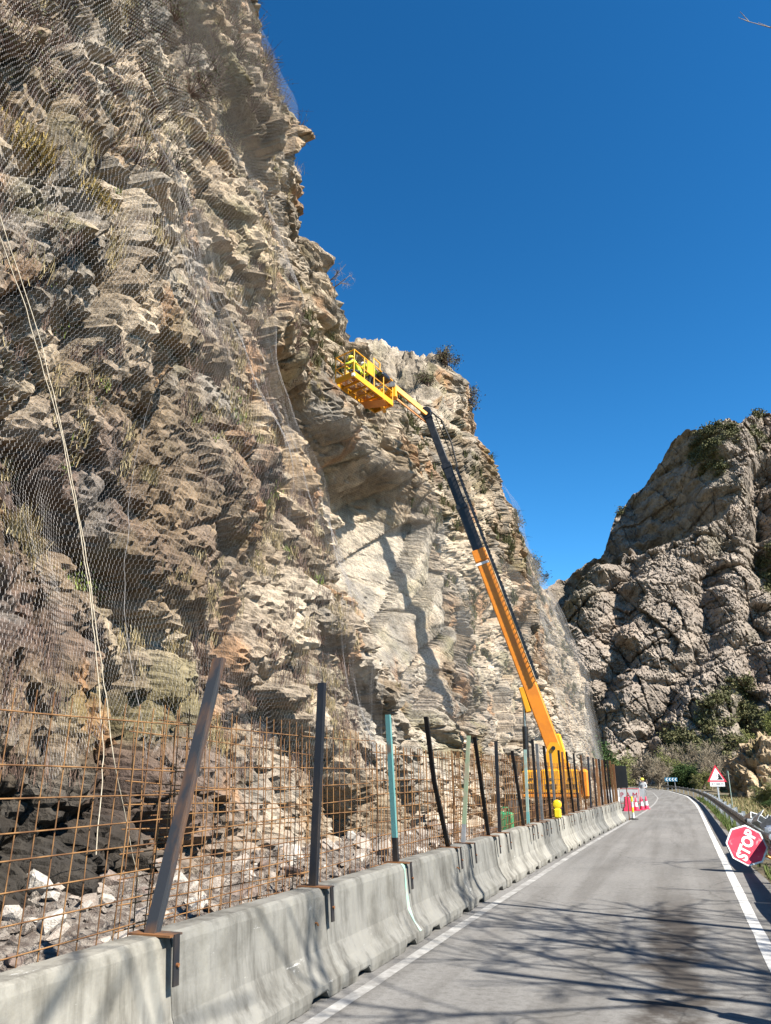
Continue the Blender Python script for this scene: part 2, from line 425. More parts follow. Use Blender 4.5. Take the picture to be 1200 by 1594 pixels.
class MB:
    def __init__(s): s.v = []; s.f = []; s.sm = []
    def add(s, V, F, smooth=False):
        o = len(s.v); s.v += [tuple(p) for p in V]; s.f += [tuple(i + o for i in f) for f in F]; s.sm += [smooth] * len(F)
        return s
    def box(s, c, size, rot=None, bev=0.0):
        hx, hy, hz = size[0] / 2, size[1] / 2, size[2] / 2
        if bev:
            b = min(bev, hx * .9, hy * .9, hz * .9)
            pts = []
            ring = [(-hx + b, -hy), (hx - b, -hy), (hx, -hy + b), (hx, hy - b), (hx - b, hy), (-hx + b, hy), (-hx, hy - b), (-hx, -hy + b)]
            ins = [(x * (hx - b) / hx, y * (hy - b) / hy) for x, y in ring]
            for r, z in ((ins, -hz), (ring, -hz + b), (ring, hz - b), (ins, hz)):
                pts += [(x, y, z) for x, y in r]
            F = [tuple(range(7, -1, -1)), tuple(range(24, 32))]
            for k in range(3):
                for i in range(8):
                    j = (i + 1) % 8
                    F.append((k * 8 + i, k * 8 + j, k * 8 + 8 + j, k * 8 + 8 + i))
        else:
            pts = [(x, y, z) for z in (-hz, hz) for x, y in ((-hx, -hy), (hx, -hy), (hx, hy), (-hx, hy))]
            F = [(3, 2, 1, 0), (4, 5, 6, 7), (0, 1, 5, 4), (1, 2, 6, 5), (2, 3, 7, 6), (3, 0, 4, 7)]
        Rm = rot.to_matrix() if isinstance(rot, (Euler,)) else rot
        P = [Vector(p) for p in pts]
        if Rm is not None: P = [Rm @ p for p in P]
        return s.add([p + Vector(c) for p in P], F)
    def beam(s, a, b, w, h, up=(0, 0, 1), bev=0.0):
        """box from a to b, w across, h along 'up'"""
        a, b = Vector(a), Vector(b); d = b - a; z = d.normalized(); u = Vector(up)
        x = u.cross(z)
        if x.length < 1e-4: x = Vector((1, 0, 0)).cross(z)
        x.normalize(); y = z.cross(x)
        m = Matrix((x, y, z)).transposed()
        return s.box((a + b) / 2, (w, h, d.length), m, bev)
    def tube(s, pts, r, n=8, caps=True, smooth=True):
        P = [Vector(p) for p in pts]; rr = r if isinstance(r, (list, tuple)) else [r] * len(P)
        V = []; F = []; prev = None
        for i, p in enumerate(P):
            t = (P[min(i + 1, len(P) - 1)] - P[max(i - 1, 0)]).normalized()
            if prev is None:
                x = t.cross(Vector((0, 0, 1)))
                if x.length < .05: x = t.cross(Vector((1, 0, 0)))
            else: x = prev - t * prev.dot(t)
            x.normalize(); prev = x; y = t.cross(x)
            V += [p + x * (math.cos(2 * math.pi * k / n) * rr[i]) + y * (math.sin(2 * math.pi * k / n) * rr[i]) for k in range(n)]
        for i in range(len(P) - 1):
            for k in range(n):
                j = (k + 1) % n
                F.append((i * n + k, i * n + j, i * n + n + j, i * n + n + k))
        s.add(V, F, smooth)
        if caps:
            s.add(V[:n], [tuple(range(n - 1, -1, -1))]); s.add(V[-n:], [tuple(range(n))])
        return s
    def prism(s, poly, z0, z1, frame=None):
        """poly in xy extruded z0..z1, optional 4x4 frame"""
        n = len(poly)
        V = [Vector((x, y, z)) for z in (z0, z1) for x, y in poly]
        if frame is not None: V = [frame @ v for v in V]
        F = [tuple(range(n - 1, -1, -1)), tuple(range(n, 2 * n))] + [(i, (i + 1) % n, n + (i + 1) % n, n + i) for i in range(n)]
        return s.add(V, F)
    def lathe(s, prof, n=16, frame=None, smooth=True):
        V = []; F = []
        for r, z in prof:
            for k in range(n):
                V.append(Vector((r * math.cos(2 * math.pi * k / n), r * math.sin(2 * math.pi * k / n), z)))
        if frame is not None: V = [frame @ v for v in V]
        for i in range(len(prof) - 1):
            for k in range(n):
                j = (k + 1) % n
                F.append((i * n + k, i * n + j, i * n + n + j, i * n + n + k))
        s.add(V, F, smooth)
        s.add(V[:n], [tuple(range(n - 1, -1, -1))]); s.add(V[-n:], [tuple(range(n))])
        return s
    def mesh(s, name, mat):
        me = bpy.data.meshes.new(name)
        me.from_pydata([tuple(p) for p in s.v], [], s.f)
        me.polygons.foreach_set('use_smooth', s.sm)
        if mat: me.materials.append(M[mat] if isinstance(mat, str) else mat)
        me.update()
        return me
    def build(s, name, mat, parent=None, loc=None, rot=None):
        return link(name, s.mesh(name, mat), parent, loc, rot)

def seg_tubes(P0, P1, r0, r1=None, n=3):
    P0 = np.asarray(P0, float); P1 = np.asarray(P1, float)
    r0 = np.broadcast_to(np.asarray(r0, float), (len(P0),)); r1 = r0 if r1 is None else np.broadcast_to(np.asarray(r1, float), (len(P0),))
    d = P1 - P0; d /= np.linalg.norm(d, axis=1, keepdims=True) + 1e-9
    ref = np.where(np.abs(d[:, 2:3]) > .9, np.array([[1., 0, 0]]), np.array([[0, 0, 1.]]))
    x = np.cross(d, ref); x /= np.linalg.norm(x, axis=1, keepdims=True) + 1e-9
    y = np.cross(d, x)
    V = np.zeros((len(P0), 2 * n, 3))
    for k in range(n):
        o = x * math.cos(2 * math.pi * k / n) + y * math.sin(2 * math.pi * k / n)
        V[:, k] = P0 + o * r0[:, None]; V[:, n + k] = P1 + o * r1[:, None]
    base = (np.arange(len(P0)) * 2 * n)[:, None]
    F = np.concatenate([base + np.array([[k, (k + 1) % n, n + (k + 1) % n, n + k]]) for k in range(n)], 0)
    return V.reshape(-1, 3), F

# ------------------------------------------------------------------ noise in numpy
def h2(ix, iy, seed):
    h = (ix.astype(np.int64) * 374761393 + iy.astype(np.int64) * 668265263 + seed * 974711 + 12345) & 0xffffffff
    h = ((h ^ (h >> 13)) * 1274126177) & 0xffffffff
    h = ((h ^ (h >> 16)) * 2246822519) & 0xffffffff
    return ((h ^ (h >> 15)) & 0xffffff) / float(0xffffff)

def vnoise(u, v, seed):
    iu = np.floor(u); iv = np.floor(v); fu = u - iu; fv = v - iv
    fu = fu * fu * (3 - 2 * fu); fv = fv * fv * (3 - 2 * fv)
    a = h2(iu, iv, seed); b = h2(iu + 1, iv, seed); c = h2(iu, iv + 1, seed); d = h2(iu + 1, iv + 1, seed)
    return (a + (b - a) * fu) * (1 - fv) + (c + (d - c) * fu) * fv - .5

def fbm(u, v, seed, octs=4):
    s = 0; a = 1.
    for i in range(octs):
        s = s + a * vnoise(u * 2 ** i + 17.3 * i, v * 2 ** i + 9.1 * i, seed + i); a *= .5
    return s

def facets(u, v, seed, jit=.95):
    iu = np.floor(u); iv = np.floor(v)
    best = np.full(u.shape, 1e9); sec = np.full(u.shape, 1e9)
    bc = np.zeros(u.shape); bd = np.zeros(u.shape); lu = np.zeros(u.shape); lv = np.zeros(u.shape)
    for du in (-1, 0, 1):
        for dv in (-1, 0, 1):
            cu = iu + du; cv = iv + dv
            pu = cu + .5 + (h2(cu, cv, seed) - .5) * jit; pv = cv + .5 + (h2(cu, cv, seed + 1) - .5) * jit
            d = (u - pu) ** 2 + (v - pv) ** 2
            m = d < best
            sec = np.where(m, best, np.minimum(sec, d))
            best = np.where(m, d, best)
            bc = np.where(m, cu, bc); bd = np.where(m, cv, bd); lu = np.where(m, u - pu, lu); lv = np.where(m, v - pv, lv)
    off = h2(bc, bd, seed + 2) - .5
    tilt = (h2(bc, bd, seed + 3) - .5) * lu + (h2(bc, bd, seed + 4) - .5) * lv
    rnd = h2(bc, bd, seed + 5)
    return off, tilt, np.sqrt(sec) - np.sqrt(best), rnd

def rock_disp(u, v, size, amps, seed, dip=-.5, stretch=2.0, warp=.5, offk=1.0, tiltk=1.3, cross=None):
    """blocky fractured relief; u horizontal, v vertical, metres"""
    wu = u + fbm(u / (size * .8), v / (size * .8), seed + 50, 3) * size * warp
    wv = v + fbm(u / (size * .8) + 40, v / (size * .8), seed + 60, 3) * size * warp
    ca, sa = math.cos(math.atan(dip)), math.sin(math.atan(dip))
    a = wu * ca + wv * sa; b = -wu * sa + wv * ca
    disp = 0; cols = []
    s = size
    for i, am in enumerate(amps):
        st = stretch if i < 3 else 1.35
        if cross is not None:
            dd = math.atan(dip) if i % 2 == 0 else math.atan(cross) + .15 * i
            a = wu * math.cos(dd) + wv * math.sin(dd); b = -wu * math.sin(dd) + wv * math.cos(dd)
        off, tilt, edge, rnd = facets(a / (s * st), b / s, seed + 7 * i)
        disp = disp + am * ((offk if i < 2 else max(offk, .9)) * off + (tiltk if i < 2 else min(tiltk, 1.4)) * tilt) - am * .4 * np.exp(-(edge / .06) ** 2)
        cols.append(rnd)
        s *= .42
    return disp, cols

def bil(xs, ys, T, x, y):
    xs = np.asarray(xs, float); ys = np.asarray(ys, float); T = np.asarray(T, float)
    i = np.clip(np.searchsorted(xs, x) - 1, 0, len(xs) - 2); j = np.clip(np.searchsorted(ys, y) - 1, 0, len(ys) - 2)
    fx = np.clip((x - xs[i]) / (xs[i + 1] - xs[i]), 0, 1); fy = np.clip((y - ys[j]) / (ys[j + 1] - ys[j]), 0, 1)
    fx = fx * fx * (3 - 2 * fx) * .6 + fx * .4; fy = fy * fy * (3 - 2 * fy) * .6 + fy * .4
    return (T[j, i] * (1 - fx) + T[j, i + 1] * fx) * (1 - fy) + (T[j + 1, i] * (1 - fx) + T[j + 1, i + 1] * fx) * fy

def lerp3(a, b, t):
    return np.asarray(a) * (1 - t[..., None]) + np.asarray(b) * t[..., None]
def sstep(a, b, x):
    t = np.clip((x - a) / (b - a), 0, 1); return t * t * (3 - 2 * t)

# ------------------------------------------------------------------ road geometry functions (X as a function of Y)
def smooth_interp(xs, ys):
    g = np.linspace(-20, 320, 1361)
    y = np.interp(g, xs, ys)
    k = np.hanning(61); k /= k.sum()
    y = np.convolve(np.pad(y, 30, 'edge'), k, 'valid')
    return lambda q: np.interp(q, g, y)
right_line = smooth_interp([-20, 0, 10, 19, 49, 62, 90, 131, 170, 210, 320], [.6, .64, .67, .75, 1.0, 1.05, .75, -1.5, -5.6, -11.5, -33])
left_line = smooth_interp([-20, 0, 6, 10.5, 21, 48, 62, 80, 111, 131, 170, 210, 320], [-2.66, -2.66, -2.65, -2.62, -2.46, -1.8, -1.7, -1.85, -3.1, -4.7, -8.8, -14.8, -36.4])
barrier_x = smooth_interp([-20, 0, 12, 20, 35, 45], [-3.12, -3.12, -3.08, -2.95, -2.5, -2.3])

# ------------------------------------------------------------------ ground, road, markings
def ground():
    xs = np.concatenate([np.linspace(-900, -30, 18), np.linspace(-26, -8, 8), np.linspace(-7, 1.9, 6), np.linspace(2.2, 30, 40), np.linspace(34, 900, 22)])
    ys = np.concatenate([np.linspace(-400, -10, 14), np.linspace(-6, 160, 130), np.linspace(165, 1200, 30)])
    X, Y = np.meshgrid(xs, ys, indexing='ij')
    rl = right_line(Y)
    d = X - rl - .9
    Z = np.full(X.shape, -.12)
    verge = np.where(d > 0, sstep(0, 1.2, d) * .10 - sstep(2.5, 9, d) * .5 + fbm(X / 2, Y / 2, 5) * .35 * sstep(.3, 2, d), 0)
    Z = Z + np.where((Y < 230), verge, 0)
    Z = Z + np.where(d > 0, sstep(60, 130, Y) * sstep(0, 30, d) * 2.0, 0)
    V = np.stack([X, Y, Z], -1).reshape(-1, 3)
    tag(link('ground', np_mesh('ground', V, grid_faces(len(xs), len(ys)), 'soil', True)), kind='structure')
ground()

def strip(name, xl, xr, y0, y1, z, mat, step=.5, nx=2, wob=0.0):
    ys = np.arange(y0, y1 + 1e-3, step)
    cols = []
    for t in np.linspace(0, 1, nx):
        x = xl(ys) * (1 - t) + xr(ys) * t
        cols.append(np.stack([x, ys, np.full_like(ys, z)], -1))
    V = np.stack(cols, 0)
    if wob:
        V[0, :, 0] += fbm(ys * 3, ys * 0, 3) * wob; V[-1, :, 0] += fbm(ys * 3, ys * 0 + 9, 4) * wob
    me = np_mesh(name, V.reshape(-1, 3), grid_faces(nx, len(ys))[:, ::-1], mat)
    return tag(link(name, me), kind='structure')
strip('road', lambda y: left_line(y) - 4.3, lambda y: right_line(y) + .5 + .06 * np.sin(y * .9), -15, 300, 0.0, 'asphalt', 1.0, 5)
strip('edge_line', lambda y: right_line(y) - .068, lambda y: right_line(y) + .068, -15, 290, .004, 'line', .5, 2, .012)
strip('centre_line', lambda y: left_line(y) - .06, lambda y: left_line(y) + .06, -15, 290, .004, 'worn_line', .5, 2, .02)

# ------------------------------------------------------------------ the netted cliff beside the road
KY = [0, 14, 16, 18.5, 19.6, 20.6, 23, 26, 30, 36, 41, 45, 48, 52, 58, 64]
KZ = [0, 4, 8, 10, 12.4, 13.8, 17, 20, 24, 28, 34]
KT = [
    [0, 0, 0, 0, 0, 0, 0, .8, .8, .9, .8, .2, 0, 0, 0, 0],
    [0, 0, 0, 0, .05, .1, .6, 2.2, .9, .9, .7, .3, .2, .2, 0, 0],
    [0, 0, .1, .8, 1.4, 2.1, 3.5, 3.9, .6, 1.2, .8, .3, .3, .3, .1, 0],
    [0, .1, .9, 2.1, 2.8, 3.2, 4.1, 4.2, .6, 1.3, .8, .2, .4, .4, .2, .2],
    [0, .2, 1.3, 3.0, 4.2, 4.6, 5.0, 4.3, .8, 1.2, .8, .1, .4, .6, .3, .4],
    [0, 0, .2, .9, 1.5, 1.8, 1.7, 1.2, .4, 1.0, .6, 0, .4, .6, .4, .6],
    [0, 0, 0, .05, .8, 2.4, 2.4, 2.0, 1.1, 1.5, .5, 0, .4, .6, .6, 1],
    [0, 0, 0, 0, .5, 3.0, 3.2, 2.8, 2.0, 2.4, .7, 0, .5, 1, 1, 1],
    [0, 0, 0, 0, .4, 3.6, 4.2, 3.6, 2.5, 2.9, 1.0, .2, .8, 1.5, 1, 1],
    [0, 0, 0, 0, .4, 3.9, 4.6, 4.2, 3.0, 3.2, 1.4, .4, 1, 1.5, 1, 1],
    [0, 0, 0, 0, .4, 4.2, 5.0, 4.8, 3.8, 3.6, 1.8, .8, 1, 1.5, 1, 1]]
def hull_x(Y, Z):
    x0 = np.interp(Y, [-10, 7, 25, 45, 55, 63, 66, 70, 80], [6.2, 6.3, 6.3, 5.9, 5.3, 5.0, 6.4, 10, 22])
    m = np.interp(Y, [0, 30, 50, 64], [.187, .187, .16, .15])
    return -(x0 + m * Z)
def top_z(Y):
    return np.interp(Y, [-10, 19.5, 22, 26, 29, 32, 36, 40, 43, 46, 48, 50, 52, 56, 60, 64, 70, 80],
                     [39, 39, 36.5, 33, 27, 20.5, 20.5, 23.5, 27.2, 27.2, 23.5, 21, 19, 17, 16.3, 16, 15, 13])
def cliff_fn(Y, Z):
    hx = hull_x(Y, Z)
    rec = bil(KY, KZ, KT, Y + fbm(Y / 3, Z / 3, 90, 3) * 1.1 * (1 - .8 * np.exp(-((Y - 28) / 2.5) ** 4)), Z + fbm(Y / 3 + 50, Z / 3, 91, 3) * 1.3)
    rec = rec + 2.4 * np.exp(-((Y - 31.2 - (Z - 9) * .1) / .45) ** 2) * sstep(4, 7, Z) * sstep(12, 10, Z)
    d, cols = rock_disp(Y, Z, 4.0, [.95, .66, .38, .20, .10], 11, -.45, 2.3, .08, .6, 2.3, 1.9)
    amp = np.interp(Y, [0, 20, 45, 52, 64], [1, 1, 1, .6, .5])
    # the clean slab that dips to the left under the basket
    slab = np.exp(-(((Y - 27.9) / 2.9) ** 4 + ((Z - 8.6 - (Y - 28) * .25) / 3.2) ** 4))
    slab = np.clip(slab * 2.4 - .5, 0, 1)
    amp = amp * (1 - .84 * slab)
    ua = (Y * .62 + Z * .78); ub = (-Y * .78 + Z * .62)
    so, sti, se, sr = facets(ua / 6.0 + 3.3, ub / 1.5 + 1.7, 77)
    x = hx - rec + d * amp + slab * (1.0 * so + 1.4 * sti - .3 * np.exp(-(se / .035) ** 2))
    low = fbm(Y / 7, Z / 7, 33, 3) * .8
    foot = -sstep(2.0, .3, Z) * np.where(Y < 20, .15 + .4 * vnoise(Y / 1.7, Z * 0, 8), .2)
    return x + low * amp * .6 + foot, cols, slab, (sr, se)

def cliff():
    ys = [0.]
    while ys[-1] < 80:
        y = ys[-1]
        ys.append(y + (.12 if y < 5 else .034 + max(0, y - 6) * .0028))
    ys = np.array(ys)
    nv = 560
    vv = np.linspace(0, 1, nv) ** 1.12
    tz = top_z(ys) + fbm(ys / 2.5, ys * 0 + 3, 70, 4) * 1.6
    Y, T = np.meshgrid(ys, vv, indexing='ij')
    Z = -.4 + T * (tz[:, None] + .4)
    X, cols, slab, (slr, sle) = cliff_fn(Y, Z)
    # hillside behind the brow
    nt_ = 70
    k = np.linspace(0, 1, nt_ + 1)[1:]
    Xt = X[:, -1:] - (k * 9)[None, :] ** 1.0
    Zt = Z[:, -1:] + (k ** .8)[None, :] * np.interp(ys, [0, 28, 31, 38, 44, 80], [6.5, 5, 2.0, 2.0, 5.5, 5.5])[:, None]
    Yt = np.repeat(ys[:, None], nt_, 1)
    dt, dcol = rock_disp(Yt, Xt * 1.2, 2.6, [1.1, .7, .4, .2], 77, -.3, 1.8, .1, .7, 2.0, 1.5)
    Zt = Zt + dt * np.minimum(k * 6, 1)[None, :]
    pz = rock_disp(Y * 1.0 + 31, Z, 1.4, [.22, .12], 301, -.5)[0] * (1 - slab)
    Zj = Z + pz * .15; Yj = Y + np.roll(pz, 7, 0) * .15
    Zj[:, -1] = Z[:, -1]; Yj[:, -1] = Y[:, -1]
    V = np.stack([np.concatenate([X, Xt], 1), np.concatenate([Yj, Yt], 1), np.concatenate([Zj, Zt], 1)], -1)
    # rock colours
    c1, c2, c3 = cols[1], cols[2], cols[3]
    t = np.clip(.30 * cols[0] + .30 * c1 + .3 * c2 + .25 * c3 - .08, 0, 1)
    col = lerp3((.24, .185, .135), (.74, .62, .475), t)
    grey = np.clip(fbm(Y / 4, Z / 4, 120, 4) * 1.6 + .35, 0, 1)
    col = lerp3(col, col * 0 + np.stack([t * .36 + .08, t * .35 + .078, t * .33 + .074], -1), grey * .5) if False else col * (1 - grey[..., None] * .5) + grey[..., None] * .5 * np.stack([t * .46 + .10, t * .435 + .095, t * .405 + .087], -1)
    # ochre band up the buttress edge
    och = np.exp(-((Y - 15.5 - fbm(Z / 3, Y / 3, 130) * 3) / 2.2) ** 2) * sstep(5, 9, Z) * sstep(24, 16, Z) * np.clip(c2 * 1.6 - .2, 0, 1)
    col = lerp3(col, (.50, .34, .17), och * .6)
    wm = sstep(.15, .5, fbm(Y / 2.2, Z / 3.5, 150, 4)) * (Y > 24) * .6
    col = lerp3(col, (.30, .16, .085), wm * .6)
    # pale fresh breakage low down
    pale = sstep(6.5, 3, Z) * sstep(12, 17, Y) * (.4 + .6 * c2)
    col = lerp3(col, (.56, .52, .46), pale * .6)
    col = lerp3(col, (.50, .445, .365), slab * .75 * (.45 + .55 * slr))
    col = lerp3(col, (.26, .22, .17), slab * np.exp(-(sle / .05) ** 2) * .7)
    och2 = sstep(.1, .45, fbm(Y / 1.6 + 7, Z / 2.2, 155, 4)) * .55
    col = lerp3(col, (.46, .29, .15), och2 * .6)
    # brown earth and litter held on the lower wall at left
    earth = np.clip(fbm(Y / 2.4, Z / 1.8, 140, 5) * 2.2 + .75, 0, 1) * sstep(15, 9, Y) * sstep(11, 5, Z)
    col = lerp3(col, (.115, .075, .066), earth * .85)
    earth2 = np.clip(fbm(Y / 2.0, Z / 1.2, 145, 5) * 2.6 + .05, 0, 1)
    col = lerp3(col, (.20, .145, .09), earth2 * .72 * (1 - slab))
    lich = sstep(.12, .4, fbm(Y / 1.1 + 3, Z / 1.4, 147, 5))
    col = lerp3(col, (.20, .19, .175), lich * .6)
    rust = sstep(.22, .5, fbm(Y / 1.0 + 13, Z / 2.6, 149, 5))
    col = lerp3(col, (.42, .22, .10), rust * .6)
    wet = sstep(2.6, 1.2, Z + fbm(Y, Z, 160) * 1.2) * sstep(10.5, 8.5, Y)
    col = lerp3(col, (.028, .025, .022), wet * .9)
    moss = np.clip(fbm(Y / 1.3, Z / 1.3, 170, 4) * 3 - .7, 0, 1)
    col = lerp3(col, (.16, .15, .06), moss * .55)
    ct = lerp3((.20, .165, .125), (.58, .50, .41), np.clip(.4 * dcol[1] + .4 * dcol[2] + .3 * dcol[3] - .05, 0, 1))
    ct = lerp3(ct, (.17, .15, .075), np.clip(fbm(Yt / 1.2, Xt / 1.2, 171, 4) * 2.4, 0, 1) * .6)
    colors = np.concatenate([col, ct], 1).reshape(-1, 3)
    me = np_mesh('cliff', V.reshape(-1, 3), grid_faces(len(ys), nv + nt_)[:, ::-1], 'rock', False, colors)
    tag(link('cliff', me), kind='structure')
    print('cliff verts', V.shape)
cliff()

# smoothed outer surface of the cliff that the nets hang on
class NetSurf:
    def __init__(s):
        s.ys = np.arange(0, 68, .25); s.zs = np.arange(0, 40, .25)
        Y, Z = np.meshgrid(s.ys, s.zs, indexing='ij')
        X = cliff_fn(Y, Z)[0]
        for _ in range(3):
            P = np.pad(X, 1, 'edge')
            X = np.max([P[i:i + X.shape[0], j:j + X.shape[1]] for i in (0, 1, 2) for j in (0, 1, 2)], 0)
        k = np.hanning(11); k /= k.sum()
        X = np.apply_along_axis(lambda a: np.convolve(np.pad(a, 5, 'edge'), k, 'valid'), 0, X)
        X = np.apply_along_axis(lambda a: np.convolve(np.pad(a, 5, 'edge'), k, 'valid'), 1, X)
        s.X = X
    def __call__(s, Y, Z):
        i = np.clip((Y / .25).astype(int), 0, len(s.ys) - 2); j = np.clip((Z / .25).astype(int), 0, len(s.zs) - 2)
        fy = np.clip(Y / .25 - i, 0, 1); fz = np.clip(Z / .25 - j, 0, 1); X = s.X
        return (X[i, j] * (1 - fy) + X[i + 1, j] * fy) * (1 - fz) + (X[i, j + 1] * (1 - fy) + X[i + 1, j + 1] * fy) * fz + .02
netx = NetSurf()

def wire_net(name, label, y0, y1, z0, z1, w=.068, hgt=.094, r=.00085):
    nr = int((z1 - z0) / (.75 * hgt)); nc = int((y1 - y0) / w)
    rr, cc = np.meshgrid(np.arange(nr), np.arange(nc), indexing='ij')
    cy = (y0 + w * (cc + .5 * (rr % 2))).ravel(); cz = (z0 + .75 * hgt * rr).ravel()
    pts = lambda dy, dz: np.stack([cy + dy, cz + dz], -1)
    A = pts(0, hgt / 2); B = pts(w / 2, hgt / 4); D = pts(w / 2, -hgt / 4); E = pts(-w / 2, hgt / 4)
    S = np.concatenate([A, A, B]); T = np.concatenate([B, E, D])
    def warp(p):
        y, z = p[:, 0].copy(), p[:, 1].copy()
        y2 = y + fbm(y / 1.2, z / 1.2, 210, 3) * .14 + fbm(y / .25, z / .25, 215, 2) * .02
        z2 = z + fbm(y / 1.1 + 30, z / 1.1, 220, 3) * .12 + (fbm(y / .8, y * 0, 222, 3) * .8 * np.clip(1 - (z - z0) / 1.2, 0, 1))
        z2 = np.maximum(z2, .3)
        x = netx(y2, z2) + fbm(y2 / .5, z2 / 2.0, 230, 3) * .10
        return np.stack([x, y2, z2], -1)
    lim = np.interp(S[:, 1], [0, 4, 8, 10, 12.4, 13.8, 17, 40], [18.6, 18.6, 16.4, 14.9, 14.9, 16.2, 18.4, 18.6])
    kp = S[:, 0] < lim; S, T = S[kp], T[kp]
    P0, P1 = warp(S), warp(T)
    V, F = seg_tubes(P0, P1, r)
    o = link(name, np_mesh(name, V, F, 'net_wire'))
    tag(o, label, 'netting', kind='stuff')
wire_net('wire_net', 'grey hexagonal wire netting draped over the nearest rock face', 5.0, 18.6, 1.9, 15.6)

def sheet_net(name, label, y0, y1, z0, ztop, lift=.04, fold=.12, dy=.2, dz=.25):
    ys = np.arange(y0, y1 + .01, dy); zs = np.linspace(0, 1, 90)
    Y, T = np.meshgrid(ys, zs, indexing='ij')
    Z = z0 + T * (np.minimum(ztop, top_z(Y) - .3) - z0)
    X = netx(Y, np.clip(Z, 0, 39)) + lift + fbm(Y / .9, Z / 6, 250, 3) * fold
    V = np.stack([X, Y, Z], -1).reshape(-1, 3)
    uv = np.stack([Y, Z], -1).reshape(-1, 2)
    me = np_mesh(name, V, grid_faces(len(ys), len(zs))[:, ::-1], 'net_sheet', True, uv=uv)
    tag(link(name, me), label, 'netting', kind='stuff')
sheet_net('high_wire_net', 'fine grey netting over the upper part of the nearest rock face', 4.6, 17.4, 15.55, 38, .0, .06)
sheet_net('middle_wire_net', 'grey netting hanging over the recess behind the lift basket', 20.6, 44, 3.5, 13.5, .02)
sheet_net('far_wire_net', 'grey netting hanging in folds over the far end of the cliff', 46.1, 65.5, 2.0, 22, .08, .35)
sheet_net('overlap_wire_net', 'second layer of netting on the last corner of the cliff', 52, 65.6, 1.5, 17, .2, .5)

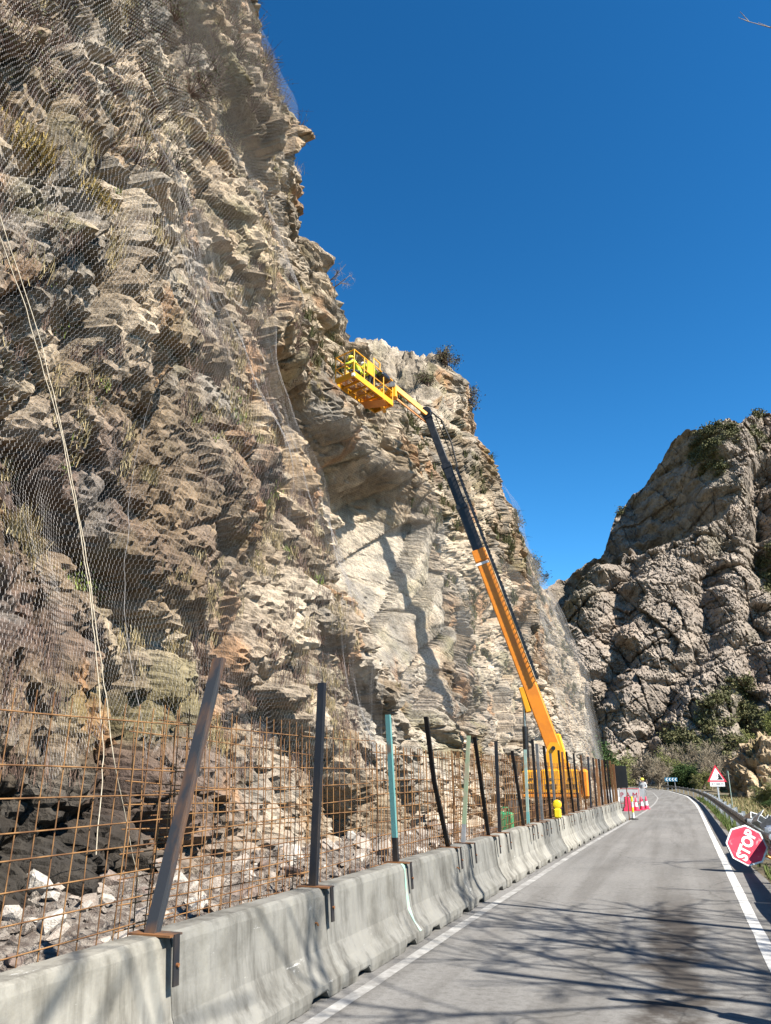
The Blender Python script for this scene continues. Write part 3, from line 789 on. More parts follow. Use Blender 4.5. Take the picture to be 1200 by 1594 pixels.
# ------------------------------------------------------------------ far mountain
def mountain():
    xs = np.concatenate([np.linspace(-120, -45, 60), np.linspace(-44.8, 62, 560), np.linspace(63, 240, 110)])
    nv = 430
    def shape(X, Z):
        Y = 196 + .52 * Z + .42 * X + np.maximum(0, -X - 10) * .8 - np.maximum(0, X - 50) * .6
        # shadowed alcove above a slanting ledge
        ledge = 63 + .55 * (X + 9) + fbm(X / 9, Z / 9, 415, 3) * 8
        above = sstep(-1.5, 4.5, Z - ledge)
        e = 30 + (Z - 90) * .12 + fbm(Z / 9, X / 40, 417, 3) * 7
        Y = Y + above * np.clip((e - X) * 2.2, 0, 85) * sstep(-60, -30, X) - above * np.minimum(Z - ledge, 26) * 1.15 * sstep(e + 8, e - 12, X)
        # second shaded fin to the right
        e2 = 47 + (Z - 90) * .35 + fbm(Z / 7, X / 30, 418, 3) * 5
        Y = Y + sstep(70, 78, Z) * sstep(108, 98, Z) * np.clip((e2 - X) * 1.4, 0, 14) * sstep(e + 1, e + 5, X)
        # gullies
        for gx, gs, gd, gw in ((38, -.12, 12, 5), (9, .45, 9, 4), (-12, .35, 10, 4), (62, -.2, 12, 7), (-30, .3, 9, 5), (24, .3, 8, 3.5)):
            c = gx + gs * (Z - 40) + fbm(Z / 8, Z * 0 + gx, 430, 3) * 7
            Y = Y + gd * np.exp(-((X - c) / gw) ** 2) * sstep(95, 60, Z)
        return Y - fbm(X / 22, Z / 22, 460, 4) * 7, above, e
    tz = np.full(len(xs), 90.)
    for _ in range(12):
        yt = shape(xs, tz)[0]; hd = np.hypot(xs, yt); az = np.degrees(np.arctan2(xs, yt))
        goal = 1.65 + hd * np.interp(az, [-30, -15, -6.2, -3.3, -2, .5, 2.7, 5, 9.3, 15, 40], [.15, .19, .2417, .276, .335, .376, .425, .4374, .437, .44, .4])
        tz = .5 * tz + .5 * goal
    tz = tz + fbm(xs / 7, xs * 0, 400, 4) * 4
    X, T = np.meshgrid(xs, np.linspace(0, 1, nv), indexing='ij')
    Z = -4 + T * (tz[:, None] + 4)
    Y, above, e = shape(X, Z)
    d, cols = rock_disp(X, Z, 10, [2.8, 2.1, 1.3, .65, .35], 440, .5, 2.4, .08, .6, 1.9, -2.2)
    d = d * (1 - .45 * above * sstep(e + 2, e - 6, X))
    Y = Y - d
    Zj = Z + fbm(X / 2.0, Z / 2.0, 470, 2) * .8; Zj[:, -1] = Z[:, -1]
    nt_ = 14; k = np.linspace(0, 1, nt_ + 1)[1:]
    Yt = Y[:, -1:] + (k * 60)[None, :]; Zt = Zj[:, -1:] + (k * 14)[None, :] * .6; Xt = np.repeat(xs[:, None], nt_, 1)
    V = np.stack([np.concatenate([X, Xt], 1), np.concatenate([Y, Yt], 1), np.concatenate([Zj, Zt], 1)], -1)
    t = np.clip(.3 * cols[1] + .35 * cols[2] + .35 * cols[3], 0, 1)
    col = lerp3((.22, .185, .155), (.48, .405, .335), t)
    iron = sstep(.1, .5, fbm(X / 12, Z / 16, 480, 4))
    col = lerp3(col, (.36, .27, .21), iron * .4)
    gr = np.clip(fbm(X / 10, Z / 10, 490, 5) * 2.6 - .25, 0, 1) * (.35 + .65 * (sstep(92, 108, Z - (X - 20) * .25) + sstep(40, 8, Z)).clip(0, 1))
    gr = np.maximum(gr, np.exp(-((X - 38 + .12 * (Z - 40)) / 6) ** 2) * sstep(80, 60, Z) * (.45 + fbm(X / 3, Z / 3, 495)))
    col = lerp3(col, (.12, .125, .055), np.clip(gr, 0, 1) * .8)
    colors = np.concatenate([col, np.repeat(col[:, -1:, :], nt_, 1)], 1).reshape(-1, 3)
    me = np_mesh('mountain', V.reshape(-1, 3), grid_faces(len(xs), nv + nt_), 'far_rock', False, colors)
    tag(link('mountain', me), kind='structure')
    # scrub clinging to it, one mass
    idx = []
    msk = gr[:, :] > .35
    ii, jj = np.nonzero(msk)
    sel = rng.choice(len(ii), 1500)
    P = []
    for a in sel:
        i, j = ii[a], jj[a]
        if -42 < xs[i] < 62: P.append((X[i, j], Y[i, j] - .4, Zj[i, j]))
    P = np.array(P)
    nl = 46
    cen = np.repeat(P, nl, 0); sc = np.repeat(rng.uniform(.7, 1.9, len(P)), nl)
    off = rng.normal(0, .5, (len(cen), 3)) * sc[:, None]; off[:, 2] = np.abs(off[:, 2]) * .9
    Vq, Fq = leaf_quads(cen + off, .26 * sc)
    tag(link('mountain_scrub', np_mesh('mountain_scrub', Vq, Fq, 'leaf_olive')), 'dark olive scrub growing on the far mountain', 'scrub', kind='stuff')

def sky_block_hill():
    # unseen scrub slope behind the cliff, added to block sky light from the alcove
    xs = np.linspace(-420, -52, 90); ys = np.linspace(95, 950, 130)
    X, Y = np.meshgrid(xs, ys, indexing='ij')
    Z = 185 * sstep(-58, -150, X + fbm(Y / 60, X / 60, 900, 3) * 30) * np.interp(Y, [95, 140, 600, 950], [.25, .8, 1, .8]) + fbm(X / 40, Y / 40, 905, 5) * 22 * sstep(-52, -80, X) - 3
    tag(link('added_hillside', np_mesh('added_hillside', np.stack([X, Y, Z], -1).reshape(-1, 3), grid_faces(len(xs), len(ys)), 'leaf_olive')), kind='structure')
sky_block_hill()

def leaf_quads(P, size):
    n = len(P); size = np.broadcast_to(size, (n,))
    a = rng.normal(0, 1, (n, 3)); a /= np.linalg.norm(a, axis=1, keepdims=True)
    b = rng.normal(0, 1, (n, 3)); b = np.cross(a, b); b /= np.linalg.norm(b, axis=1, keepdims=True) + 1e-9
    s = size[:, None]
    V = np.stack([P - a * s, P + b * s * .5, P + a * s, P - b * s * .5], 1).reshape(-1, 3)
    F = (np.arange(n) * 4)[:, None] + np.arange(4)[None, :]
    return V, F
mountain()

def blades(P, h, lean, w=.006, dirs=None):
    """curved grass blades; P base points"""
    n = len(P); h = np.broadcast_to(h, (n,)); an = rng.uniform(0, 2 * np.pi, n)
    d = np.stack([np.cos(an), np.sin(an), np.zeros(n)], -1)
    side = np.stack([-np.sin(an), np.cos(an), np.zeros(n)], -1)
    le = np.broadcast_to(lean, (n,)) * rng.uniform(.3, 1.2, n)
    mid = P + d * (le * h * .35)[:, None] + np.array([0, 0, 1.]) * (h * .6)[:, None]
    tip = P + d * (le * h)[:, None] + np.array([0, 0, 1.]) * (h * (1.0 - .55 * le))[:, None]
    ww = np.broadcast_to(w, (n,))[:, None]
    V = np.stack([P - side * ww, P + side * ww, mid + side * ww * .8, mid - side * ww * .8, tip], 1).reshape(-1, 3)
    b = (np.arange(n) * 5)[:, None]
    F = np.concatenate([b + np.array([[0, 1, 2]]), b + np.array([[0, 2, 3]]), b + np.array([[3, 2, 4]])], 0)
    return V, F

# ------------------------------------------------------------------ rubble between barriers and cliff
def rubble_z(X, Y):
    k = sstep(-3.45, -5.6, X)
    base = .14 + k * np.interp(Y, [0, 16, 22, 25, 30], [.36, .30, .22, .02, 0])
    return (base + fbm(X / .9, Y / .9, 500, 4) * .16 * np.interp(Y, [0, 20, 26], [1, 1, .2])) * np.interp(Y, [0, 22, 26], [1, 1, .02])
def rubble():
    xs = np.linspace(-8.6, -3.3, 110); ys = np.arange(0, 27, .06)
    X, Y = np.meshgrid(xs, ys, indexing='ij')
    d, _ = rock_disp(X, Y, .5, [.10, .07, .04], 510, .2, 1.2)
    Z = rubble_z(X, Y) + d * .5 * np.interp(Y, [0, 22, 26], [1, 1, .1]) + .012
    V = np.stack([X, Y, Z], -1).reshape(-1, 3)
    root = tag(link('rubble', np_mesh('rubble', V, grid_faces(len(xs), len(ys)), 'rubble')), kind='structure')
    meshes = []
    for i in range(12):
        bm = bmesh.new()
        pts = rng.normal(0, 1, (16, 3)); pts /= np.linalg.norm(pts, axis=1, keepdims=True)
        pts *= rng.uniform(.7, 1.0, (16, 1)) * np.array([[1, .72, .55]])
        for p in pts: bm.verts.new(p)
        bmesh.ops.convex_hull(bm, input=bm.verts[:])
        loose = [v for v in bm.verts if not v.link_faces]
        bmesh.ops.delete(bm, geom=loose, context='VERTS')
        me = bpy.data.meshes.new('stone'); bm.to_mesh(me); bm.free(); me.materials.append(M['stone']); meshes.append(me)
    for i in range(290):
        y = 3.2 + 19 * rng.random() ** 1.5
        x = -3.6 - 2.9 * rng.random()
        s = .06 + .25 * rng.random() ** 2.2
        z = float(rubble_z(np.array([x]), np.array([y]))[0])
        o = link('stone', meshes[i % 12], root, (x, y, z + s * .3), tuple(rng.uniform(-.6, .6, 2)) + (rng.uniform(0, 6.28),))
        o.scale = (s, s, s * rng.uniform(.8, 1.3))
    # small fragments that cannot be told apart
    n = 2600
    yy = 1 + 23 * rng.random(n) ** 1.3; xx = -3.5 - 3.4 * rng.random(n); zz = rubble_z(xx, yy)
    base = np.array([[1, 0, -.4], [-.6, .9, -.3], [-.5, -.8, -.35], [.15, .1, .75], [.5, .6, .3]])
    Ft = np.array([[0, 1, 4], [1, 3, 4], [0, 4, 3], [1, 2, 3], [2, 0, 3], [0, 2, 1]])
    an = rng.uniform(0, 6.28, n); sc = rng.uniform(.025, .085, n)
    ca, sa = np.cos(an), np.sin(an)
    V = np.zeros((n, 5, 3))
    for k in range(5):
        bx, by, bz = base[k]
        V[:, k, 0] = xx + sc * (bx * ca - by * sa); V[:, k, 1] = yy + sc * (bx * sa + by * ca); V[:, k, 2] = zz + sc * bz + .02
    F = ((np.arange(n) * 5)[:, None, None] + Ft[None]).reshape(-1, 3)
    o = link('stone_fragments', np_mesh('stone_fragments', V.reshape(-1, 3), F, 'rubble'), root); o['kind'] = 'stuff'
rubble()

# ------------------------------------------------------------------ concrete barriers
ORD = ['nearest', 'second nearest', 'third nearest', 'fourth nearest', 'fifth nearest', 'sixth nearest', 'seventh nearest', 'eighth nearest', 'ninth nearest', 'tenth nearest',
       'eleventh nearest', 'twelfth nearest', 'thirteenth nearest', 'fourteenth nearest', 'fifteenth nearest', 'sixteenth nearest', 'seventeenth nearest', 'eighteenth nearest',
       'nineteenth nearest', 'twentieth nearest', 'twenty-first nearest', 'twenty-second nearest', 'twenty-third nearest', 'twenty-fourth nearest']
BH = .76
def barrier_mesh(seed, length=2.235):
    r = random.Random(seed)
    prof = [(.30, 0), (.305, .05), (.30, .11), (.225, .20), (.165, .32), (.14, .48), (.12, .70), (.105, .745), (.08, BH)]
    prof = prof + [(-x, z) for x, z in reversed(prof)]
    n = len(prof)
    ts = [0, .012, .05, .28, .33, .40, .52, .58, .63] + [.7 + .1 * i for i in range(9)]
    ts = sorted(set(round(t, 3) for t in ts + [length - t for t in (0, .012, .05, .28, .33, .40, .52, .58, .63)]))
    V = []; F = []
    for t in ts:
        e = min(t, length - t)
        ins = .018 if e < .001 else (.004 if e < .02 else 0)
        for k, (x, z) in enumerate(prof):
            zz = z
            dd = min(t, length - t)
            if .3 < dd < .6 and z < .02:       # drain notch cut in the foot
                zz = .06
            elif .3 < dd < .6 and z < .06: zz = .075
            s = 1 - ins / .3
            jx = (r.random() - .5) * .006; jz = (r.random() - .5) * .005
            V.append((x * s + jx, t, zz + (jz if zz > .03 else r.random() * .012) - (ins * .5 if z > .7 else 0)))
    m = len(ts)
    for i in range(m - 1):
        for k in range(n):
            j = (k + 1) % n
            F.append((i * n + k, (i + 1) * n + k, (i + 1) * n + j, i * n + j))
    F.append(tuple(range(n))); F.append(tuple((m - 1) * n + k for k in range(n - 1, -1, -1)))
    me = bpy.data.meshes.new('concrete_barrier'); me.from_pydata(V, [], F); me.materials.append(M['concrete'])
    me.polygons.foreach_set('use_smooth', [False] * len(F)); me.update()
    return me
BMESH = [barrier_mesh(s) for s in range(5)]
B0, BP = .04, 2.25
NB = 16
lug = MB().tube([(0, 0, 0), (.03, 0, 0), (.045, 0, -.02)], .009, 6).mesh('lifting_lug', 'rust')
extra = {1: 'with a rusty bolt high on its face', 2: 'scraped by tyres along its foot', 3: 'with a green paint run down one end'}
for i in range(NB):
    y = B0 + BP * i
    x = float(barrier_x(y)); x1 = float(barrier_x(y + BP))
    lab = f'{ORD[i]} grey concrete road barrier in the row below the fence'
    if i in extra: lab = f'{ORD[i]} concrete road barrier of the row, {extra[i]}'
    if i == NB - 1: lab = 'farthest concrete road barrier, at the end of the row'
    o = link('concrete_barrier', BMESH[i % 5], None, (x + random.uniform(-.015, .015), y, random.uniform(0, .006)), (0, 0, math.atan2(-(x1 - x), BP) + random.uniform(-.006, .006)))
    tag(o, lab, 'road barrier', 'concrete barriers in a row below the fence')
    if i in (2, 4, 7): link('lifting_lug', lug, o, (.125, 2.0, .52))
    if i == 3:
        V = []; prof = [(.082, .762), (.108, .747), (.1225, .70), (.1425, .48), (.1675, .32), (.2275, .20), (.303, .11)]
        for k, (px, pz) in enumerate(prof):
            w = .035 + .02 * math.sin(k * 2.1)
            V += [(px + .002, 2.10 - w, pz), (px + .002, 2.10 + w, pz)]
        me = bpy.data.meshes.new('paint_run'); me.from_pydata(V, [], [(2 * k, 2 * k + 1, 2 * k + 3, 2 * k + 2) for k in range(len(prof) - 1)])
        me.materials.append(M['green_paint_run']); link('paint_run', me, o)

# ------------------------------------------------------------------ fence posts
def channel_poly(w, d, t):
    # box channel with a narrow groove down the road side
    return [(-w / 2, -d / 2), (w / 2, -d / 2), (w / 2, -d * .12), (w / 2 - t, -d * .06), (w / 2 - t, d * .06), (w / 2, d * .12), (w / 2, d / 2), (-w / 2, d / 2)]
def post(y, ty, tz, mat, label, bend=None, w=.085, foot=None, group='steel posts of the rockfall fence'):
    x = float(barrier_x(y)); root = thing('fence_post', label, 'fence post', (x, y, BH), group=group)
    zt = tz - BH
    pts = [(0, 0, .012), (0, ty - y, zt)] if bend is None else [(0, 0, .012), (bend[2] if len(bend) > 2 else 0, bend[0] - y, bend[1] - BH), (0, ty - y, zt)]
    w = w * .74; V = []; poly = channel_poly(w, w * .9, .010); n = len(poly); F = []
    for i, p in enumerate(pts):
        for a, b in poly: V.append((p[0] + a, p[1] + b, p[2]))
    for i in range(len(pts) - 1):
        for k in range(n):
            j = (k + 1) % n; F.append((i * n + k, i * n + j, i * n + n + j, i * n + n + k))
    F.append(tuple(range(n - 1, -1, -1))); F.append(tuple((len(pts) - 1) * n + k for k in range(n)))
    MB().add(V, F).build('upright', mat, root)
    if foot:
        f = .16; p0 = Vector(pts[0]); p1 = Vector(pts[1]); q = p0.lerp(p1, f)
        V = [(p[0] + a * 1.06, p[1] + b * 1.06, p[2]) for p in (p0, q) for a, b in poly]
        F = [(k, (k + 1) % n, n + (k + 1) % n, n + k) for k in range(n)] + [tuple(range(n, 2 * n))]
        MB().add(V, F).build('foot_sleeve', foot, root)
    MB().box((.02, 0, .006), (.30, .13, .012)).build('base_plate', 'steel_rusty', root)
    br = MB().beam((.172, 0, .012), (.192, 0, -.26), .055, .012, (1, 0, 0)).build('hook_strap', 'steel_black', root)
    MB().tube([(.185, 0, -.15), (.205, 0, -.15)], .012, 6).build('bolt', 'rust', br)
    return root
POSTS = [
    (4.47, 5.01, 2.5, 'steel_half', 'nearest black steel fence post, leaning far to the right, rusty foot', None, .10, None),
    (6.78, 6.85, 2.52, 'steel_black', 'upright blue-black fence post standing second nearest on the barriers', None, .09, None),
    (8.98, 8.71, 2.36, 'turquoise', 'tall chipped turquoise fence post, the nearest one with coloured paint', None, .075, 'steel_black'),
    (11.15, 10.19, 2.44, 'steel_black2', 'black fence post bent at a knee halfway up', (10.52, 1.62), .075, None),
    (11.95, 12.52, 2.31, 'olive', 'faded olive green fence post leaning right beside the bent one', None, .075, 'grey_steel'),
    (13.58, 12.84, 2.30, 'steel_black2', 'straight black fence post leaning left just right of the olive green post', None, .075, None),
    (14.43, 14.45, 2.31, 'steel_black', 'blue-black upright fence post between two left-leaning posts', None, .075, None),
    (16.6, 15.8, 2.18, 'steel_black', 'dark fence post leaning left in front of the lift\'s left end', None, .075, None),
    (17.1, 17.22, 2.25, 'mint', 'pale mint green fence post in front of the yellow lift body', None, .075, 'turquoise'),
    (18.2, 18.1, 2.50, 'steel_black2', 'tallest black fence post in front of the lift cylinder', None, .08, None),
    (18.75, 18.6, 2.42, 'grey_steel', 'grey steel fence post close beside the tallest black post', None, .08, None),
    (19.9, 19.5, 2.41, 'steel_black2', 'black fence post with the yellow warning lamp at its foot', None, .08, None),
    (20.6, 20.4, 2.26, 'grey_steel', 'light grey fence post right of the yellow warning lamp', None, .075, None),
    (21.9, 21.7, 2.38, 'steel_black2', 'black fence post under the rear lug of the boom', None, .075, None),
    (22.4, 22.3, 2.36, 'steel_brown', 'brown rusted fence post close beside the post under the boom lug', None, .075, None),
    (23.6, 22.93, 2.37, 'steel_black2', 'black leaning fence post in front of the lift\'s middle cover', None, .075, None),
    (24.6, 24.4, 2.38, 'steel_black', 'dark fence post in front of the lift\'s right cover', None, .075, None),
    (26.2, 25.8, 2.37, 'steel_rusty', 'half rusted thin fence post at the right end of the lift', None, .07, None),
    (27.4, 27.7, 2.37, 'steel_black', 'blue-grey fence post, first one right of the lift', None, .085, None),
    (28.8, 29.0, 2.36, 'steel_black2', 'black fence post, second right of the lift', None, .085, None),
    (29.7, 29.8, 2.34, 'steel_brown', 'orange-brown rusted fence post, third right of the lift', None, .10, None),
    (30.6, 30.6, 2.36, 'steel_black2', 'black fence post, fourth right of the lift', None, .085, None),
    (31.6, 31.5, 2.34, 'steel_brown', 'orange-brown rusted fence post, fifth right of the lift', None, .10, None),
    (32.5, 32.1, 2.36, 'steel_black2', 'black fence post, sixth right of the lift', None, .085, None),
    (33.5, 33.2, 2.37, 'steel_black', 'blue-black fence post, third from the far end of the fence', None, .085, None),
    (34.6, 34.3, 2.37, 'steel_brown', 'rusty brown fence post, second from the far end of the fence', None, .11, None),
    (35.7, 35.6, 2.25, 'steel_brown', 'wide rusty brown fence post at the far end of the fence', None, .14, None)]
for p in POSTS: post(p[0], p[1], p[2], p[3], p[4], p[5], p[6], p[7])

# ------------------------------------------------------------------ rusty rebar fence panels
def rebar_panel(y0, y1, z0, z1, dx, label, single, lean=0.0, sp=.15, r=.0042, dz=0.0, skip_top=False, seed=0):
    rr = random.Random(seed)
    x = float(barrier_x((y0 + y1) / 2)) - dx
    x_of = lambda y: float(barrier_x(y)) - dx
    root = thing('rebar_panel', label, 'fence panel', (x, (y0 + y1) / 2, z0), group='rusty rebar panels of the rockfall fence')
    yc = (y0 + y1) / 2
    n = int((y1 - y0) / sp)
    zs = [z1 - .10] + [z1 - .42 - .15 * k for k in range(int((z1 - .42 - z0) / .15) + 1)]
    vs = []; hs = []
    for k in range(n + 1):
        y = y0 + k * sp + rr.uniform(-.012, .012); j = rr.uniform(-.02, .02); tl = rr.uniform(-.02, .05)
        top = z1 + rr.uniform(-.015, .01)
        vs.append([(x_of(y) - x, y - yc, -.02), (x_of(y) - x + j, y - yc + tl * .5, (top - z0) * .5), (x_of(y) - x + j + lean, y - yc + tl, top - z0)])
    for z in zs:
        sag = rr.uniform(-.03, .03)
        pts = []
        for k in range(9):
            y = y0 - .06 + (y1 - y0 + .12) * k / 8
            t = (z - z0) / (z1 - z0)
            pts.append((x_of(y) - x + .009 + lean * t, y - yc, z - z0 + dz * (k / 8 - .5) * 2 + sag * math.sin(math.pi * k / 8)))
        hs.append(pts)
    if single:
        for p in vs: MB().tube(p, r, 5).build('vertical_bar', 'rust_bar', root)
        for p in hs: MB().tube(p, r * 1.1, 5).build('horizontal_bar', 'rust_bar', root)
    else:
        for nm, ll, rd in (('vertical_bars', vs, r), ('horizontal_bars', hs, r * 1.1)):
            m = MB()
            for p in ll: m.tube(p, rd, 4, caps=False)
            o = m.build(nm, 'rust_bar', root); o['kind'] = 'stuff'
rebar_panel(1.2, 4.9, .55, 2.12, .20, 'nearest rusty rebar mesh panel at the left edge', True, 0, seed=1)
rebar_panel(4.75, 8.9, .62, 2.16, .24, 'rusty rebar mesh panel behind the two nearest black posts', True, -.03, sp=.15, dz=.02, seed=2)
rebar_panel(4.6, 7.4, .58, 2.02, .34, 'second rebar mesh layer doubled behind the nearest leaning post', True, -.05, sp=.15, dz=-.04, seed=3)
names = ['behind the turquoise post', 'behind the bent black post', 'between the olive green and mint green posts', 'in front of the lift body', 'right of the yellow warning lamp',
         'in front of the lift\'s right cover', 'among the rusty posts right of the lift', 'at the far end of the fence']
ends = [8.8, 12.4, 16.0, 19.6, 23.2, 26.6, 30.0, 33.0, 35.6]
for i in range(8):
    rebar_panel(ends[i], ends[i + 1] + .15, .64, 2.05 + .1 * ((i * 37) % 5) / 5, .22 + .05 * (i % 2), 'rusty rebar mesh panel ' + names[i], False, -.02, sp=.10 if i < 3 else .13, r=.0055, seed=10 + i)

# ------------------------------------------------------------------ ropes on the net
def rope(pts, label):
    P = []
    for (x, y, z) in pts: P.append(Vector((x, y, z)))
    Q = []
    for i in range(len(P) - 1):
        for k in range(8):
            p = P[i].lerp(P[i + 1], k / 8); Q.append(p + Vector((random.uniform(-.006, .006), random.uniform(-.008, .008), 0)))
    Q.append(P[-1])
    base = Q[-1].copy()
    o = MB().tube([q - base for q in Q], .0052, 6).build('rope', 'rope', None, base)
    tag(o, label, 'rope', 'ropes hanging down the net')
def onnet(y, z, d=.06): return (float(netx(np.array([y]), np.array([z]))[0]) + d, y, z)
rope([[-6.45, 4.88, 8.03], [-6.13, 5.69, 6.32], [-5.9, 6.12, 5.06], [-5.64, 6.43, 3.67], [-5.45, 6.58, 2.67], [-5.3, 6.72, 1.85], [-5.6, 7.74, 0.56]], 'pale rope down the net whose lower end bends right to the rubble')
rope([[-6.38, 4.89, 7.67], [-6.17, 5.5, 6.54], [-5.91, 6.07, 5.12], [-5.63, 6.39, 3.66], [-5.45, 6.51, 2.66], [-5.3, 6.56, 1.85], [-5.14, 6.41, 0.99]], 'pale rope down the net whose loose end hangs behind the rebar')

def seam(y, z0, z1, label):
    zs = np.arange(z0, z1, .12); ys = y + fbm(zs / 1.5, zs * 0 + y, 240, 3) * .12
    xs = netx(ys, zs) + .03 + fbm(zs / .3, zs * 0, 241, 2) * .03
    b = Vector((float(xs[0]), float(ys[0]), float(zs[0])))
    o = MB().tube([Vector(p) - b for p in zip(xs.tolist(), ys.tolist(), zs.tolist())], .0026, 5).build('net_lacing', 'net_wire', None, b)
    tag(o, label, 'cable')
seam(8.75, 1.9, 7.2, 'steel lacing cable down the net just right of the ropes')

# ------------------------------------------------------------------ people
def skin_mesh(name, joints, edges, radii, mats, classify, root='pelvis', sub=2):
    names = list(joints); idx = {n: i for i, n in enumerate(names)}
    me = bpy.data.meshes.new(name + '_cage')
    me.from_pydata([joints[n] for n in names], [(idx[a], idx[b]) for a, b in edges], [])
    o = bpy.data.objects.new(name + '_cage', me); C.objects.link(o)
    o.modifiers.new('skin', 'SKIN').use_smooth_shade = True
    sd = o.modifiers.new('sub', 'SUBSURF'); sd.levels = sub; sd.render_levels = sub
    for n, i in idx.items():
        r = radii[n]; r = (r, r) if not isinstance(r, tuple) else r
        me.skin_vertices[0].data[i].radius = r
        me.skin_vertices[0].data[i].use_root = (n == root)
    dg = bpy.context.evaluated_depsgraph_get()
    m2 = bpy.data.meshes.new_from_object(o.evaluated_get(dg)); m2.name = name
    bpy.data.objects.remove(o)
    m2.materials.clear()
    for m in mats: m2.materials.append(M[m])
    J = np.array([joints[n] for n in names])
    for p in m2.polygons:
        c = np.array(p.center); k = int(np.argmin(((J - c) ** 2).sum(1)))
        p.material_index = classify(names[k]); p.use_smooth = True
    return m2

def person(label, loc, rz, pose, helmet_mat, jacket_mat, group=None):
    root = thing('person', label, 'person', loc, (0, 0, rz), group)
    J = dict(pose)
    E = [('pelvis', 'spine'), ('spine', 'chest'), ('chest', 'neck'), ('neck', 'head0'), ('head0', 'head1')]
    Rd = {'pelvis': (.15, .12), 'spine': (.14, .11), 'chest': (.165, .12), 'neck': .06, 'head0': (.075, .09), 'head1': (.078, .092)}
    for s in ('l', 'r'):
        E += [('pelvis', 'hip_' + s), ('hip_' + s, 'knee_' + s), ('knee_' + s, 'ankle_' + s), ('ankle_' + s, 'toe_' + s),
              ('chest', 'sh_' + s), ('sh_' + s, 'elbow_' + s), ('elbow_' + s, 'wrist_' + s), ('wrist_' + s, 'palm_' + s)]
        Rd.update({'hip_' + s: .095, 'knee_' + s: .06, 'ankle_' + s: .045, 'toe_' + s: .04, 'sh_' + s: .065, 'elbow_' + s: .045, 'wrist_' + s: .03, 'palm_' + s: (.042, .02)})
        w, p = Vector(J['wrist_' + s]), Vector(J['palm_' + s]); d = (p - w).normalized()
        side = d.cross(Vector((0, 0, 1)));
        if side.length < .1: side = Vector((1, 0, 0))
        side.normalize(); nrm = side.cross(d)
        for k, (off, ln) in enumerate(((-.03, .065), (-.01, .075), (.01, .07), (.03, .055))):
            a = p + d * .035 + side * off; b = a + d * ln * .55 - nrm * .012; c = b + d * ln * .4 - nrm * .03
            for q, v in (('a', a), ('b', b), ('c', c)): J[f'f{k}{q}_{s}'] = tuple(v); Rd[f'f{k}{q}_{s}'] = .009
            E += [('palm_' + s, f'f{k}a_{s}'), (f'f{k}a_{s}', f'f{k}b_{s}'), (f'f{k}b_{s}', f'f{k}c_{s}')]
        a = p - d * .02 - side * .045; b = a + d * .035 - side * .015 - nrm * .01
        J['tha_' + s] = tuple(a); J['thb_' + s] = tuple(b); Rd['tha_' + s] = .011; Rd['thb_' + s] = .009
        E += [('palm_' + s, 'tha_' + s), ('tha_' + s, 'thb_' + s)]
    def cls(n):
        if n.startswith(('hip', 'knee', 'pelvis')): return 1
        if n.startswith(('ankle', 'toe')): return 2
        if n.startswith(('spine', 'chest', 'sh_', 'elbow')): return 3
        return 0
    body = link('body', skin_mesh('body', J, E, Rd, ['skin', 'navy', 'boot', jacket_mat], cls), root)
    # jacket: torso and sleeves a little outside the body
    jk = {n: J[n] for n in ('pelvis', 'spine', 'chest', 'sh_l', 'sh_r', 'elbow_l', 'elbow_r')}
    pv, sp_ = Vector(J['pelvis']), Vector(J['spine']); jk['hem'] = tuple(pv - (sp_ - pv).normalized() * .08)
    for s in 'lr': jk['cuff_' + s] = tuple(Vector(J['elbow_' + s]).lerp(Vector(J['wrist_' + s]), .85))
    ch, nk = Vector(J['chest']), Vector(J['neck']); jk['collar'] = tuple(ch.lerp(nk, .75))
    je = [('hem', 'pelvis'), ('pelvis', 'spine'), ('spine', 'chest'), ('chest', 'collar')]
    jr = {'hem': (.175, .145), 'pelvis': (.175, .14), 'spine': (.165, .135), 'chest': (.185, .14), 'collar': .075}
    for s in 'lr':
        je += [('chest', 'sh_' + s), ('sh_' + s, 'elbow_' + s), ('elbow_' + s, 'cuff_' + s)]
        jr.update({'sh_' + s: .082, 'elbow_' + s: .062, 'cuff_' + s: .046})
    link('jacket', skin_mesh('jacket', jk, je, jr, [jacket_mat], lambda n: 0, 'spine'), root)
    h0, h1 = Vector(J['head0']), Vector(J['head1']); up = (h1 - h0).normalized()
    fr = Matrix.Translation(h0.lerp(h1, .62)) @ up.to_track_quat('Z', 'Y').to_matrix().to_4x4()
    MB().lathe([(.15, 0), (.152, .008), (.118, .02), (.122, .05), (.108, .10), (.07, .135), (.012, .148)], 16, fr).build('helmet', helmet_mat, root)
    f = Vector((0, 1, 0)); f = (f - up * f.dot(up)).normalized(); side = f.cross(up); hc = h0.lerp(h1, .3)
    MB().tube([hc + f * .075 + up * .03, hc + f * .112 - up * .005, hc + f * .08 - up * .015], [.010, .014, .008], 6).build('nose', 'skin', body)
    for q in (-1, 1):
        MB().lathe([(.004, -.004), (.009, 0), (.004, .004)], 8, Matrix.Translation(hc + f * .088 + up * .035 + side * .033 * q)).build('eye', 'sign_black', body)
        MB().tube([hc + side * .083 * q - up * .01, hc + side * .09 * q + up * .03], [.012, .016], 6).build('ear', 'skin', body)
    MB().tube([hc + f * .085 - up * .045 - side * .022, hc + f * .092 - up * .047, hc + f * .085 - up * .045 + side * .022], .006, 6).build('mouth', 'skin', body)
    return root

